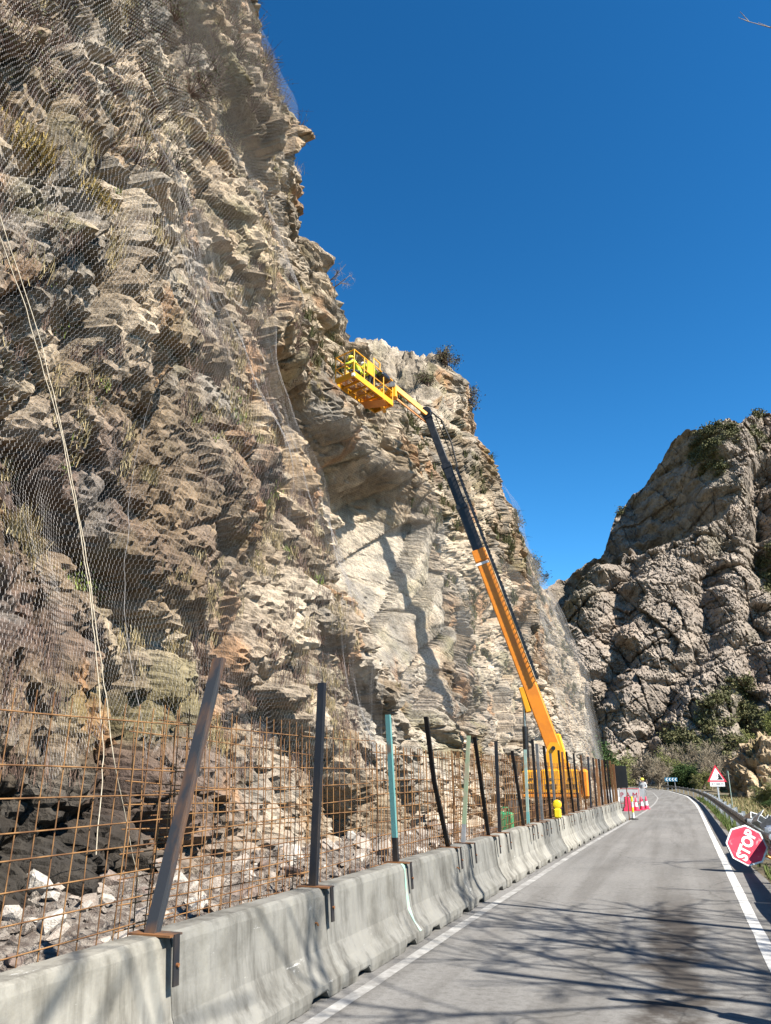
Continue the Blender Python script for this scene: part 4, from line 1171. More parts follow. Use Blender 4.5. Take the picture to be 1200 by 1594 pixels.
STAND = {'pelvis': (0, 0, .94), 'spine': (0, -.01, 1.12), 'chest': (0, 0, 1.32), 'neck': (0, .01, 1.47), 'head0': (0, .025, 1.54), 'head1': (0, .03, 1.64),
         'hip_l': (-.09, 0, .90), 'knee_l': (-.11, .03, .49), 'ankle_l': (-.12, -.02, .09), 'toe_l': (-.14, .12, .04),
         'hip_r': (.09, 0, .90), 'knee_r': (.12, .05, .49), 'ankle_r': (.14, .0, .09), 'toe_r': (.17, .14, .04),
         'sh_l': (-.18, 0, 1.39), 'elbow_l': (-.26, .02, 1.13), 'wrist_l': (-.16, .22, 1.06), 'palm_l': (-.10, .28, 1.07),
         'sh_r': (.18, 0, 1.39), 'elbow_r': (.27, -.03, 1.12), 'wrist_r': (.24, .14, .95), 'palm_r': (.22, .20, .90)}
CROUCH = {'pelvis': (0, -.14, .44), 'spine': (0, -.08, .62), 'chest': (0, .06, .82), 'neck': (0, .14, .96), 'head0': (0, .19, 1.02), 'head1': (0, .22, 1.12),
          'hip_l': (-.10, -.12, .42), 'knee_l': (-.17, .26, .50), 'ankle_l': (-.15, .0, .10), 'toe_l': (-.16, .14, .04),
          'hip_r': (.10, -.12, .42), 'knee_r': (.17, .28, .48), 'ankle_r': (.15, .02, .10), 'toe_r': (.16, .16, .04),
          'sh_l': (-.19, .08, .89), 'elbow_l': (-.25, .28, .72), 'wrist_l': (-.16, .48, .78), 'palm_l': (-.13, .55, .80),
          'sh_r': (.19, .08, .89), 'elbow_r': (.26, .30, .74), 'wrist_r': (.17, .50, .86), 'palm_r': (.14, .57, .89)}
BEND = {'pelvis': (0, -.10, .90), 'spine': (0, .0, 1.06), 'chest': (0, .16, 1.20), 'neck': (0, .28, 1.29), 'head0': (0, .34, 1.33), 'head1': (0, .40, 1.41),
        'hip_l': (-.09, -.09, .86), 'knee_l': (-.11, .03, .48), 'ankle_l': (-.12, -.04, .09), 'toe_l': (-.14, .10, .04),
        'hip_r': (.09, -.09, .86), 'knee_r': (.12, .05, .48), 'ankle_r': (.14, -.02, .09), 'toe_r': (.17, .12, .04),
        'sh_l': (-.18, .18, 1.24), 'elbow_l': (-.25, .36, 1.05), 'wrist_l': (-.16, .55, 1.08), 'palm_l': (-.13, .62, 1.09),
        'sh_r': (.18, .18, 1.24), 'elbow_r': (.26, .38, 1.06), 'wrist_r': (.18, .56, 1.12), 'palm_r': (.15, .63, 1.14)}

# ------------------------------------------------------------------ boom lift
def boom_lift():
    base = Vector((-4.05, 28.3, 0))
    root = thing('boom_lift', 'yellow telescopic boom lift with black upper boom, raised against the cliff', 'boom lift', base)
    Lc = lambda v: Vector(v) - base
    P = Lc((-3.88, 28.0, 2.65)); T = Lc((-8.05, 27.6, 15.83)); d = (T - P).normalized(); LEN = (T - P).length
    hor = Vector((d.x, d.y, 0)).normalized(); side = hor.cross(Vector((0, 0, 1))).normalized(); upn = side.cross(d).normalized()
    if upn.z < 0: upn = -upn; side = -side
    yaw = math.atan2(hor.y, hor.x); rotm = Matrix.Rotation(yaw, 3, 'Z')
    at = lambda k, a=0, b=0: P + d * (LEN * k) + upn * a + side * b
    # chassis and wheels
    yaw_b, rot_b = yaw, rotm; yaw = R(90); rotm = Matrix.Rotation(yaw, 3, 'Z')
    m = MB(); m.box((0, .25, .62), (3.0, 1.3, .34), rotm, .06); m.box((0, .1, .82), (1.6, 1.4, .16), rotm, .04)
    m.beam(rotm @ Vector((1.15, -.5, .55)), rotm @ Vector((1.15, 1.2, .55)), .24, .24); m.beam(rotm @ Vector((-1.15, -.5, .55)), rotm @ Vector((-1.15, 1.2, .55)), .24, .24)
    m.build('chassis', 'grime', root)
    tyre = MB().lathe([(.26, -.17), (.44, -.18), (.50, -.13), (.50, -.05), (.485, -.04), (.485, .04), (.50, .05), (.50, .13), (.44, .18), (.26, .17)], 24).mesh('tyre', 'rubber')
    rim = MB().lathe([(.05, -.10), (.25, -.12), (.275, -.16), (.275, .16), (.25, .12), (.08, .10), (.08, .15), (.02, .15)], 20).mesh('rim', 'orange')
    for sx in (-1, 1):
        for sy in (-1, 1):
            p = rotm @ Vector((1.15 * sx, .80 * sy + .35, .5))
            w = link('wheel', tyre, root, p, Euler((R(90) * sy, 0, 0)).to_matrix().to_4x4().to_euler())
            w.rotation_euler = (Matrix.Rotation(yaw, 3, 'Z') @ Matrix.Rotation(R(-90) * sy, 3, 'X')).to_euler()
            link('rim', rim, w)
    yaw, rotm = yaw_b, rot_b
    # turntable with covers
    MB().lathe([(.62, .90), (.62, 1.06), (.55, 1.07)], 28).build('slew_ring', 'black_paint', root)
    m = MB(); m.box((0, 0, 1.12), (1.95, 1.45, .10), rotm, .02); m.build('turntable', 'orange', root)
    for sy in (-1, 1):
        for k, (cx, ln) in enumerate(((-.62, .60), (0.02, .62), (.66, .58))):
            o = MB().box(rotm @ Vector((cx, sy * .53, 1.57)), (ln, .40, .80 - .05 * (k == 2)), rotm, .06).build('engine_cover', 'yellow', root)
            MB().box(rotm @ Vector((cx, sy * .745, 1.66)), (.12, .02, .05), rotm).build('latch', 'black_paint', o)
            mm = MB()
            for q in range(4): mm.box(rotm @ Vector((cx, sy * .737, 1.36 + .045 * q)), (ln * .6, .012, .014), rotm)
            mm.build('vent', 'sign_black', o)
    MB().box(rotm @ Vector((-1.08, 0, 1.5)), (.34, 1.3, .95), rotm, .10).build('counterweight', 'orange', root)
    # riser plates carrying the boom pivot
    for sy in (-1, 1):
        fr = Matrix.Translation(Vector((0, 0, 0))) @ rotm.to_4x4() @ Matrix.Rotation(R(90), 4, 'X')
        Pl = rotm.inverted() @ P
        poly = [(-.55, 1.15), (.35, 1.15), (Pl.x + .22, Pl.z), (Pl.x + .1, Pl.z + .2), (Pl.x - .16, Pl.z + .18), (Pl.x - .26, Pl.z)]
        MB().prism(poly, -sy * .27 - .02 - Pl.y, -sy * .27 + .02 - Pl.y, fr).build('riser_plate', 'yellow', root)
    MB().tube([P - side * .34, P + side * .34], .07, 12).build('pivot_pin', 'black_paint', root)
    # boom
    bb = MB().beam(at(-.035), at(.545), .36, .48, upn, .03).build('base_boom', 'orange', root)
    MB().beam(at(-.03, .251), at(.54, .251), .26, .012, upn).build('top_flange', 'yellow', bb)
    MB().beam(at(-.03, .10, .192), at(.54, .18, .192), .016, .10, upn).build('side_rib', 'yellow', bb)
    MB().beam(at(.515), at(.55), .41, .53, upn, .02).build('end_collar', 'orange', bb)
    MB().beam(at(.505, -.02), at(.512, -.02), .385, .50, upn).build('reflective_band', 'white', bb)
    MB().beam(at(.10, -.36), at(.165, -.30), .34, .20, upn, .03).build('cylinder_bracket', 'yellow', bb)
    MB().beam(at(-.055, .12), at(.03, .22), .30, .34, upn, .05).build('rear_lug', 'yellow', bb)
    for k0, k1, w, h in ((.55, .69, .31, .41), (.69, .825, .27, .36), (.825, 1.0, .23, .30)):
        s_ = MB().beam(at(k0 - .03), at(k1), w, h, upn, .02).build('boom_section', 'black_paint', root)
        MB().beam(at(k1 - .012), at(k1 + .003), w + .05, h + .05, upn, .01).build('end_collar', 'black_paint', s_)
    MB().lathe([(.20, -.17), (.23, -.12), (.23, .12), (.20, .17)], 18, Matrix.Translation(at(1.01)) @ side.to_track_quat('Z', 'Y').to_matrix().to_4x4()).build('boom_nose', 'black_paint', root)
    # cable carrier along the upper side
    cc = MB(); cc.beam(at(.17, .34, -.16), at(.80, .34, -.16), .06, .10, upn); cc.beam(at(.17, .34, -.30), at(.80, .34, -.30), .04, .10, upn)
    c = cc.build('cable_carrier', 'black_paint', root)
    for q in range(48):
        k = .175 + .0132 * q
        MB().beam(at(k, .40, -.36), at(k, .40, -.10), .03, .03, upn).build('carrier_link', 'sign_black', c)
    MB().tube([at(.80, .40, -.2), at(.88, .52, -.2), at(.96, .48, -.2), at(1.0, .22, -.12)], .035, 8).build('hydraulic_hose', 'rubber', root)
    MB().tube([at(.69, .3, -.1), at(.80, .36, -.1), at(.99, .30, -.1)], .022, 6).build('hydraulic_hose', 'rubber', root)
    for q in range(9):
        MB().beam(at(.06 + .05 * q, .10, .185), at(.064 + .05 * q, .10, .185), .05, .24, upn).build('hose_clip', 'black_paint', bb)
    MB().beam(at(.30, .0, .184), at(.43, .0, .184), .004, .20, upn).build('decal', 'sign_black', bb)
    # lift cylinder
    q0 = P + hor * .95 - Vector((0, 0, .75)); q1 = at(.135, -.38)
    MB().tube([q0, q0.lerp(q1, .62)], .10, 14).build('lift_cylinder', 'black_paint', root)
    MB().tube([q0.lerp(q1, .6), q1], .055, 12).build('cylinder_rod', 'chrome', root)
    # jib: two parallel beams
    J = Lc((-9.24, 26.75, 16.92))
    for o_ in (-.17, .17):
        off = Vector((0, 0, .20 if o_ > 0 else -.02)) + side * o_
        MB().beam(T + off * .8, J + off * .8, .10, .13, (0, 0, 1), .01).build('jib_beam', 'yellow', root)
    MB().beam(T - Vector((0, 0, .34)), J - Vector((.0, .0, .40)), .07, .07).build('jib_lower_link', 'orange', root)
    MB().tube([J - side * .30, J + side * .30], .13, 14).build('jib_rotator', 'grey_steel', root)
    MB().box(J + Vector((0, 0, -.28)), (.34, .34, .5), rotm, .03).build('jib_bracket', 'yellow', root)
    # basket
    zf = 16.0
    A, B, E = [Lc((x, y, zf)) for x, y in ((-10.67, 24.10), (-9.76, 23.74), (-9.19, 26.51))]; D = A + E - B
    bk = link('basket', None, root, (0, 0, 0))
    fr = MB()
    for a, b in ((A, B), (B, E), (E, D), (D, A)): fr.beam(a, b, .06, .12)
    for k in range(1, 6): fr.beam(B.lerp(E, k / 6), A.lerp(D, k / 6), .04, .07)
    bpy.data.objects.remove(bk)
    bk = fr.build('basket_frame', 'yellow', root)
    g = MB()
    for k in range(34): g.beam(B.lerp(E, (k + .5) / 34) + Vector((0, 0, .06)), A.lerp(D, (k + .5) / 34) + Vector((0, 0, .06)), .03, .02)
    MB().box((B + E * 3 + A + D * 3) / 8 + Vector((0, 0, -.10)), (.95, .60, .05), rotm, .01).build('under_plate', 'orange', bk)
    g.build('floor_grating', 'orange', bk)
    z = lambda h: Vector((0, 0, h))
    rr = .024
    for a, b in ((A, B), (B, E), (E, D), (D, A)):
        n = 2 if (a - b).length < 1.5 else 4
        for k in range(n): MB().tube([a.lerp(b, k / n), a.lerp(b, k / n) + z(1.1)], rr, 8).build('rail_post', 'yellow', bk)
        MB().tube([a + z(1.1), b + z(1.1)], rr, 8).build('top_rail', 'yellow', bk)
        MB().tube([a + z(.58), b + z(.58)], rr * .9, 8).build('mid_rail', 'yellow', bk)
        MB().beam(a + z(.10), b + z(.10), .012, .18).build('toe_board', 'yellow', bk)
    MB().tube([A + z(.58), A.lerp(B, .5) + z(.1)], rr * .8, 8).build('diagonal_brace', 'yellow', bk)
    MB().tube([D.lerp(A, .6) + z(1.1), A + z(.15)], rr * .8, 8).build('diagonal_brace', 'yellow', bk)
    pm = B.lerp(E, .40)
    MB().beam(pm + z(.55), pm + z(1.12), .44, .05, (E - B).cross(Vector((0, 0, 1))), .01).build('yellow_side_panel', 'yellow', bk)
    cb = MB().box(B.lerp(E, .80) + z(1.02) + (A - B) * .12, (.62, .34, .26), Matrix.Rotation(math.atan2((E - B).y, (E - B).x), 3, 'Z') @ Matrix.Rotation(R(-25), 3, 'X'), .04).build('control_box', 'black_paint', bk)
    MB().tube([pm.lerp(E, .15) + z(1.1), pm.lerp(E, .15) + z(1.42), pm.lerp(E, .42) + z(1.42), pm.lerp(E, .42) + z(1.1)], rr, 8).build('guard_hoop', 'yellow', cb)
    MB().box(E.lerp(D, .5) + z(.35), (.16, .5, .9), rotm, .03).build('basket_mount', 'yellow', bk)
    MB().beam(E.lerp(D, .5) + z(.35), J, .18, .22).build('mount_arm', 'yellow', bk)
    MB().box(B + z(.02) + (A - B) * .03, (.13, .13, .14), None, .02).build('corner_bumper', 'white', bk)
boom_lift()
person('worker in yellow hi-vis jacket crouching at the cliff end of the lift basket', (-9.98, 24.5, 16.08), R(105), CROUCH, 'helmet', 'hivis')
person('worker in yellow hi-vis jacket bending over beside the basket controls', (-9.72, 25.45, 16.08), R(75), BEND, 'helmet_w', 'hivis')

# ------------------------------------------------------------------ things along the fence
lamp = thing('warning_lamp', 'yellow round warning lamp on the barrier below the black posts', 'lamp', (float(barrier_x(20.3)) + .10, 20.3, BH))
fy = Matrix.Rotation(R(90), 4, 'X')
MB().box((0, 0, .11), (.17, .12, .22), None, .03).build('battery_box', 'lamp_yellow', lamp)
ln_ = MB().lathe([(.085, -.035), (.10, -.03), (.10, .02), (.085, .035), (.04, .04)], 18, Matrix.Translation((0, 0, .31)) @ fy, False).build('lens', 'lamp_yellow', lamp)
MB().lathe([(.10, -.04), (.11, -.036), (.11, -.015), (.10, -.01)], 18, Matrix.Translation((0, 0, .31)) @ fy, False).build('rim', 'yellow', ln_)
can = thing('jerry_can', 'green plastic jerry can behind the mint green post', 'jerry can', (-3.55, 17.6, .55))
MB().box((0, 0, .22), (.34, .2, .44), None, .05).build('tank', 'go_green', can)
MB().tube([(-.1, 0, .43), (-.1, 0, .52), (.06, 0, .52), (.06, 0, .43)], .02, 8).build('handle', 'go_green', can)
MB().lathe([(.035, .43), (.035, .49), (.01, .5)], 12, Matrix.Translation((.12, 0, 0))).build('cap', 'sign_black', can)
cr = thing('crate', 'dark steel tool crate under the green can', 'crate', (-3.6, 17.3, .0))
MB().box((0, 0, .28), (.62, 1.1, .5), None, .03).build('box', 'grime', cr)
MB().box((0, 0, .545), (.66, 1.14, .03), None, .01).build('lid', 'black_paint', cr)
bd = thing('board', 'black board fixed at the far end of the fence', 'board', (-2.3, 36.6, 0))
MB().box((0, 0, 1.75), (.55, .03, .9), None, .01).build('panel', 'sign_black', bd)
MB().beam((-.2, .03, 0), (-.2, .03, 1.6), .06, .04).build('leg', 'steel_rusty', bd); MB().beam((.2, .03, 0), (.2, .03, 1.6), .06, .04).build('leg', 'steel_rusty', bd)
yp = thing('marker_post', 'yellow and white marker post just past the last barrier', 'marker post', (-1.96, 37.2, 0))
MB().lathe([(.20, 0), (.20, .05), (.07, .07)], 14).build('base', 'rubber', yp)
for k in range(4): MB().lathe([(.045, .07 + .22 * k), (.045, .07 + .22 * (k + 1) - .003)], 12).build('band', 'lamp_yellow' if k % 2 else 'white', yp)

# ------------------------------------------------------------------ road-works group beyond the barriers
def text_mesh(txt, size, mat, extrude=.002, name='lettering', bold=0.0):
    cu = bpy.data.curves.new('t', 'FONT'); cu.body = txt; cu.size = size; cu.extrude = extrude; cu.align_x = 'CENTER'; cu.align_y = 'CENTER'; cu.resolution_u = 3; cu.offset = bold
    o = bpy.data.objects.new('t', cu); C.objects.link(o)
    dg = bpy.context.evaluated_depsgraph_get()
    me = bpy.data.meshes.new_from_object(o.evaluated_get(dg)); bpy.data.objects.remove(o)
    me.name = name; me.materials.clear(); me.materials.append(M[mat])
    return me
def water_barrier(loc, rz, mat, label):
    t = thing('plastic_barrier', label, 'plastic barrier', loc, (0, 0, rz), 'plastic barriers beyond the fence')
    poly = [(-.24, 0), (.24, 0), (.24, .10), (.15, .25), (.11, .72), (-.11, .72), (-.15, .25), (-.24, .10)]
    fr = Matrix.Rotation(R(90), 4, 'X')
    MB().prism(poly, -.5, .5, fr).build('shell', mat, t)
    for k in (-.28, .28): MB().box((.175, k, .14), (.10, .16, .10), None, .02).build('fork_slot', 'sign_black', t)
    MB().lathe([(.04, .72), (.04, .75), (.01, .755)], 10).build('filler_cap', mat, t)
water_barrier((-2.75, 47.4, 0), R(8), 'red_plastic', 'red plastic barrier standing end-on by the cones')
water_barrier((-3.6, 46.6, 0), R(80), 'white', 'white plastic barrier left of the red one')
def cone(loc, label):
    t = thing('traffic_cone', label, 'traffic cone', loc, group='traffic cones by the red barrier')
    MB().box((0, 0, .02), (.38, .38, .04), None, .015).build('base', 'red_plastic', t)
    MB().lathe([(.135, .04), (.105, .22)], 16).build('lower_band', 'red_plastic', t)
    MB().lathe([(.105, .223), (.07, .45)], 16).build('reflective_band', 'white', t)
    MB().lathe([(.07, .453), (.03, .70), (.022, .71)], 16).build('tip', 'red_plastic', t)
cone((-2.30, 47.5, 0), 'left cone of three, right beside the red barrier')
cone((-2.05, 48.8, 0), 'middle cone of three beside the red barrier')
cone((-1.85, 50.2, 0), 'right cone of three, nearest the centre line')
def mesh_fence(loc, rz, label, txt=None, w=.6):
    t = thing('pedestrian_barrier', label, 'site barrier', loc, (0, 0, rz), 'site barriers behind the red one')
    m = MB(); m.tube([(-w, 0, .06), (-w, 0, 1.1), (w, 0, 1.1), (w, 0, .06)], .02, 6); m.tube([(-w, 0, .25), (w, 0, .25)], .016, 6); m.build('frame', 'grey_steel' if not txt else 'sign_red', t)
    b = MB().box((0, -.012, .72), (1.8 * w, .012, .66)).build('panel', 'white', t)
    for x in (-.83 * w, .83 * w): MB().beam((x, -.25, .03), (x, .25, .03), .05, .03).build('foot', 'grey_steel', t)
    if txt: link('lettering', text_mesh(txt, .42, 'sign_red'), b, (0, -.022, .72), (R(90), 0, 0))
mesh_fence((-2.9, 52.5, 0), R(-6), 'white site barrier with red letters behind the red barrier', 'P A M')
mesh_fence((-4.0, 52.2, 0), R(4), 'plain white site barrier left of the lettered one')
mesh_fence((-2.42, 58.5, 0), R(-10), 'narrow plain white site barrier in front of the person', None, .26)
person('person in pale jacket and yellow helmet standing behind the site barriers', (-2.42, 62.6, 0), R(175), STAND, 'helmet', 'shirt')

# ------------------------------------------------------------------ guardrail and signs on the right
WPROF = [(0, 0), (.035, .03), (.035, .075), (0, .115), (-.045, .135), (-.045, .175), (0, .195), (.035, .235), (.035, .28), (0, .31)]
def rail_beam(y0, y1, step, zt=.70, tilt=0.0, sag=0.0, wob=0.0, dx=0.0):
    ys = np.arange(y0, y1 + .01, step); V = []; F = []; n = len(WPROF)
    for i, y in enumerate(ys):
        t = (y - y0) / (y1 - y0)
        x = float(right_line(y)) + .78 + dx + wob * math.sin(t * 5.2) ; zc = zt - .31 - sag * t
        for px, pz in WPROF:
            V.append((x - px + tilt * t * (pz - .15), y, zc + pz))
    for i in range(len(ys) - 1):
        for k in range(n - 1): F.append((i * n + k, i * n + k + 1, (i + 1) * n + k + 1, (i + 1) * n + k))
    o = len(V)
    V2 = [(x + .006, y, z) for x, y, z in V]
    F2 = [tuple(q + o for q in reversed(f)) for f in F]
    E = []
    for i in range(len(ys) - 1):
        for k in (0, n - 1): E.append((i * n + k, (i + 1) * n + k, o + (i + 1) * n + k, o + i * n + k))
    return V + V2, F + F2 + E
def guardrail(ya, yb, label, seg, damaged=False):
    base = Vector((float(right_line(ya)) + .78, ya, 0))
    root = thing('guardrail', label, 'guardrail', base)
    y = ya; k = 0
    while y < yb - .1:
        y1 = min(y + seg, yb)
        z0 = .70 + (random.uniform(-.07, .03) if damaged else 0)
        V, F = rail_beam(y, y1 + .05, .5 if seg < 10 else 2.0, z0 + .004 * (k % 2), random.uniform(-.8, .5) if damaged else 0, random.uniform(-.03, .08) if damaged else 0, random.uniform(-.05, .05) if damaged else 0)
        MB().add([Vector(v) - base for v in V], F).build('beam', 'galv_dirty', root)
        y = y1; k += 1
    y = ya + .4
    pm = MB(); 
    c_post = MB().prism([(-.05, -.03), (.05, -.03), (.05, -.022), (-.042, -.022), (-.042, .022), (.05, .022), (.05, .03), (-.05, .03)], -.3, .72).mesh('post', 'galv')
    c_blk = MB().box((-.10, 0, .54), (.14, .09, .26), None, .01).mesh('spacer', 'galv')
    while y < yb:
        x = float(right_line(y)) + .98
        o = link('post', c_post, root, Vector((x, y, 0)) - base, (0, random.uniform(-.1, .25) if damaged else 0, 0))
        link('spacer', c_blk, o)
        y += 2.0 if damaged else (4.0 if yb < 100 else 8.0)
guardrail(5.0, 23.0, 'battered weathered guardrail at the lower right with loose galvanised posts', 4.0, True)
guardrail(23.2, 70.0, 'dark weathered guardrail curving along the right verge', 4.0)
guardrail(70.2, 232.0, 'far guardrail sweeping left around the bend', 27.0)
# loose spacer blocks thrown on the verge beside the rail
blk = MB().prism([(-.16, -.08), (.16, -.08), (.16, -.07), (-.15, -.07), (-.15, .07), (.16, .07), (.16, .08), (-.16, .08)], -.03, .30).mesh('galvanised_bracket', 'galv')
for i, (x, y, z, rx, ry, rz) in enumerate([(1.72, 24.0, .62, 1.2, .3, .4), (1.74, 22.6, .66, 1.0, -.5, 1.1), (1.70, 21.2, .66, 1.3, .6, .2), (1.72, 19.8, .64, .9, .2, .9), (1.66, 18.6, .63, 1.4, -.3, 1.6)]):
    tag(link('galvanised_bracket', blk, None, (x, y, z), (rx, ry, rz)), ['farthest', 'fourth nearest', 'third nearest', 'second nearest', 'nearest'][i] + ' of the loose galvanised brackets on the guardrail', 'bracket', 'loose brackets on the guardrail')

def ngon(n, r, rot=0.0): return [(r * math.cos(2 * math.pi * k / n + rot), r * math.sin(2 * math.pi * k / n + rot)) for k in range(n)]
st = thing('stop_sign', 'scuffed red octagonal STOP sign lying tilted against the guardrail', 'stop sign', (1.10, 17.2, .47))
face = Matrix.Rotation(R(9), 4, 'Z') @ Matrix.Rotation(R(90 - 14), 4, 'X') @ Matrix.Rotation(R(61), 4, 'Z')
pl = MB().prism(ngon(8, .37, R(22.5)), -.012, 0, face).build('plate', 'sign_white', st)
MB().prism(ngon(8, .34, R(22.5)), .001, .003, face).build('red_field', 'stop_red', pl)
o = link('lettering', text_mesh('STOP', .27, 'sign_white', .0015, 'lettering', .012), pl); o.matrix_local = face @ Matrix.Translation((0, 0, .007)) @ Matrix.Scale(.88, 4, (1, 0, 0))
MB().tube([face @ Vector((0, -.1, -.03)), face @ Vector((0, -1.25, -.03))], .022, 8).build('handle', 'orange', st)

tri = thing('warning_sign', 'triangular red-bordered falling rocks warning sign with a white plate below', 'road sign', (1.9, 44.8, 0), (0, 0, R(14)))
MB().box((0, .03, .95), (.08, .04, 2.2), None, .005).build('pole', 'galv', tri)
def tri_poly(r): return [(r * math.sin(a), r * math.cos(a)) for a in (0, R(120), R(240))][::-1]
fr = Matrix.Translation((0, 0, 1.80)) @ Matrix.Rotation(R(90), 4, 'X')
b = MB().prism(tri_poly(.55), -.012, .0, fr).build('plate', 'sign_red', tri)
MB().prism(tri_poly(.405), .001, .003, fr).build('white_field', 'sign_white', b)
rockp = [(.31, -.17), (.0, -.17), (.06, -.11), (.10, -.08), (.07, -.02), (.10, .03), (.085, .08), (.13, .13)]
MB().prism(rockp[::-1], .004, .006, fr).build('rock_symbol', 'sign_black', b)
for q, (x, y) in enumerate(((.0, .0), (-.03, -.10), (.03, .05))): MB().prism(ngon(6, .022, q), .004, .006, fr @ Matrix.Translation((x, y, 0))).build('falling_stone', 'sign_black', b)
p2 = MB().box((0, -.005, 1.415), (.72, .012, .22)).build('distance_plate', 'sign_white', tri)
link('lettering', text_mesh('A 7 000 M', .14, 'sign_black'), p2, (0, -.014, 1.415), (R(90), 0, 0))
sp = thing('sign_post', 'thin pale signpost with a dark sign seen from behind, right of the triangle sign', 'signpost', (2.75, 50, 0), (0, 0, R(70)))
MB().tube([(0, 0, -.3), (0, 0, 2.1)], .028, 8).build('pole', 'mint', sp)
MB().prism(ngon(16, .25), -.01, .01, Matrix.Translation((0, .04, 1.95)) @ Matrix.Rotation(R(90), 4, 'X')).build('plate', 'sign_black', sp)
cv = thing('chevron_sign', 'blue board with white chevrons pointing left on the outside of the bend', 'road sign', (-.95, 140, 0), (0, 0, R(6)))
for x in (-.55, .55): MB().box((x, .04, .6), (.08, .05, 2.0)).build('pole', 'galv', cv)
b = MB().box((0, 0, 1.62), (1.95, .03, .60)).build('board', 'sign_blue', cv)
for k in range(4):
    x = -.72 + .46 * k
    MB().prism([(x - .12, 0), (x + .08, .24), (x + .24, .24), (x + .04, 0), (x + .24, -.24), (x + .08, -.24)][::-1], .017, .022, Matrix.Translation((0, 0, 1.62)) @ Matrix.Rotation(R(90), 4, 'X')).build('chevron', 'sign_white', b)
caster = thing('shadow_caster', 'made-up round disc on a leaning timber post, unseen, added to cast a road shadow', 'shadow caster', (2.15, 6.1, -.1))  # unseen post and disc added to cast the near shadow on the road
MB().tube([(0, 0, 0), (-.25, .2, 1.0), (-.5, .42, 1.75)], [.13, .115, .10], 10).build('post', 'bark', caster)
MB().tube([(-.5, .42, 1.72), (-.62, .58, 2.15)], .035, 8).build('arm', 'galv', caster)
MB().lathe([(.27, -.03), (.29, 0), (.27, .03), (.12, .05)], 20, Matrix.Translation((-.5, .4, 2.3)) @ Matrix.Rotation(R(-75), 4, 'X')).build('caster_disc', 'chrome', caster)

# ------------------------------------------------------------------ outcrop on the right verge
def lump(name, c, rad, seed, amp, kind='structure', cols=((.26, .19, .12), (.66, .51, .34)), nu=150, nv=90):
    U, W = np.meshgrid(np.linspace(0, 2 * np.pi, nu), np.linspace(-.25, .5 * np.pi, nv), indexing='ij')
    d, cl = rock_disp(U * rad[0] * .9, W * rad[2] * .9, amp * 2.6, [amp, amp * .6, amp * .35, amp * .18], seed, .5, 1.4, .25)
    low = fbm(np.cos(U) * 1.6 + 5, np.sin(U) * 1.6 + W, seed + 9, 3) * .5
    k = 1 + low * .5
    w = np.sin(np.clip(U / 2, 0, np.pi)); blend = np.minimum(1, w * 6)
    d = d * blend
    X = c[0] + (rad[0] * k + d) * np.cos(U) * np.cos(W) ** .7; Y = c[1] + (rad[1] * k + d) * np.sin(U) * np.cos(W) ** .7
    Z = c[2] + (rad[2] * k + d) * np.sin(W)
    X[-1] = X[0]; Y[-1] = Y[0]; Z[-1] = Z[0]
    t = np.clip(.4 * cl[1] + .4 * cl[2] + .3 * cl[0], 0, 1)
    col = lerp3(cols[0], cols[1], t)
    gr = np.clip(fbm(U * 3, W * 3, seed + 20, 4) * 2.2, 0, 1); col = lerp3(col, (.20, .17, .07), gr * .7)
    o = link(name, np_mesh(name, np.stack([X, Y, Z], -1).reshape(-1, 3), grid_faces(nu, nv), 'outcrop', False, col.reshape(-1, 3)))
    return tag(o, kind=kind)
lump('rock_outcrop', (7.4, 73, -.8), (3.5, 4.2, 5.2), 610, .9)
lump('rock_outcrop', (13.5, 80, -1), (6, 6, 6.5), 640, 1.0)
lump('hillock', (22, 112, -3), (17, 14, 10), 660, .8, cols=((.14, .12, .06), (.26, .22, .12)))

# ------------------------------------------------------------------ trees and shrubs
def grow(segs, p, d, length, r, level, rnd, droop=0.0, kids=(3, 5), spread=.75, shrink=.62):
    n = 4 if level > 1 else 3
    p = np.array(p, float); d = np.array(d, float); pts = [p]
    for i in range(n):
        d = d + rnd.normal(0, .16, 3) + np.array([0, 0, droop]); d /= np.linalg.norm(d)
        q = pts[-1] + d * length / n
        segs.append((pts[-1], q, r * (1 - .45 * i / n), r * (1 - .45 * (i + 1) / n), level)); pts.append(q)
    if level <= 0: return
    for k in range(rnd.integers(kids[0], kids[1] + 1)):
        t = rnd.uniform(.3, 1.0); i = min(int(t * n), n - 1); b = pts[i] + (pts[i + 1] - pts[i]) * (t * n - i)
        v = rnd.normal(0, 1, 3); v -= d * v.dot(d); v /= np.linalg.norm(v)
        nd = d * (1 - spread * .6) + v * spread + np.array([0, 0, .12]); nd /= np.linalg.norm(nd)
        grow(segs, b, nd, length * shrink * rnd.uniform(.7, 1.15), r * .5 * (1.1 - .4 * t), level - 1, rnd, droop, kids, spread, shrink)
def seg_mesh(name, segs, mat, n):
    V, F = seg_tubes([s[0] for s in segs], [s[1] for s in segs], np.array([max(s[2], .0012) for s in segs]), np.array([max(s[3], .001) for s in segs]), n)
    return np_mesh(name, V, F, mat, n > 4)
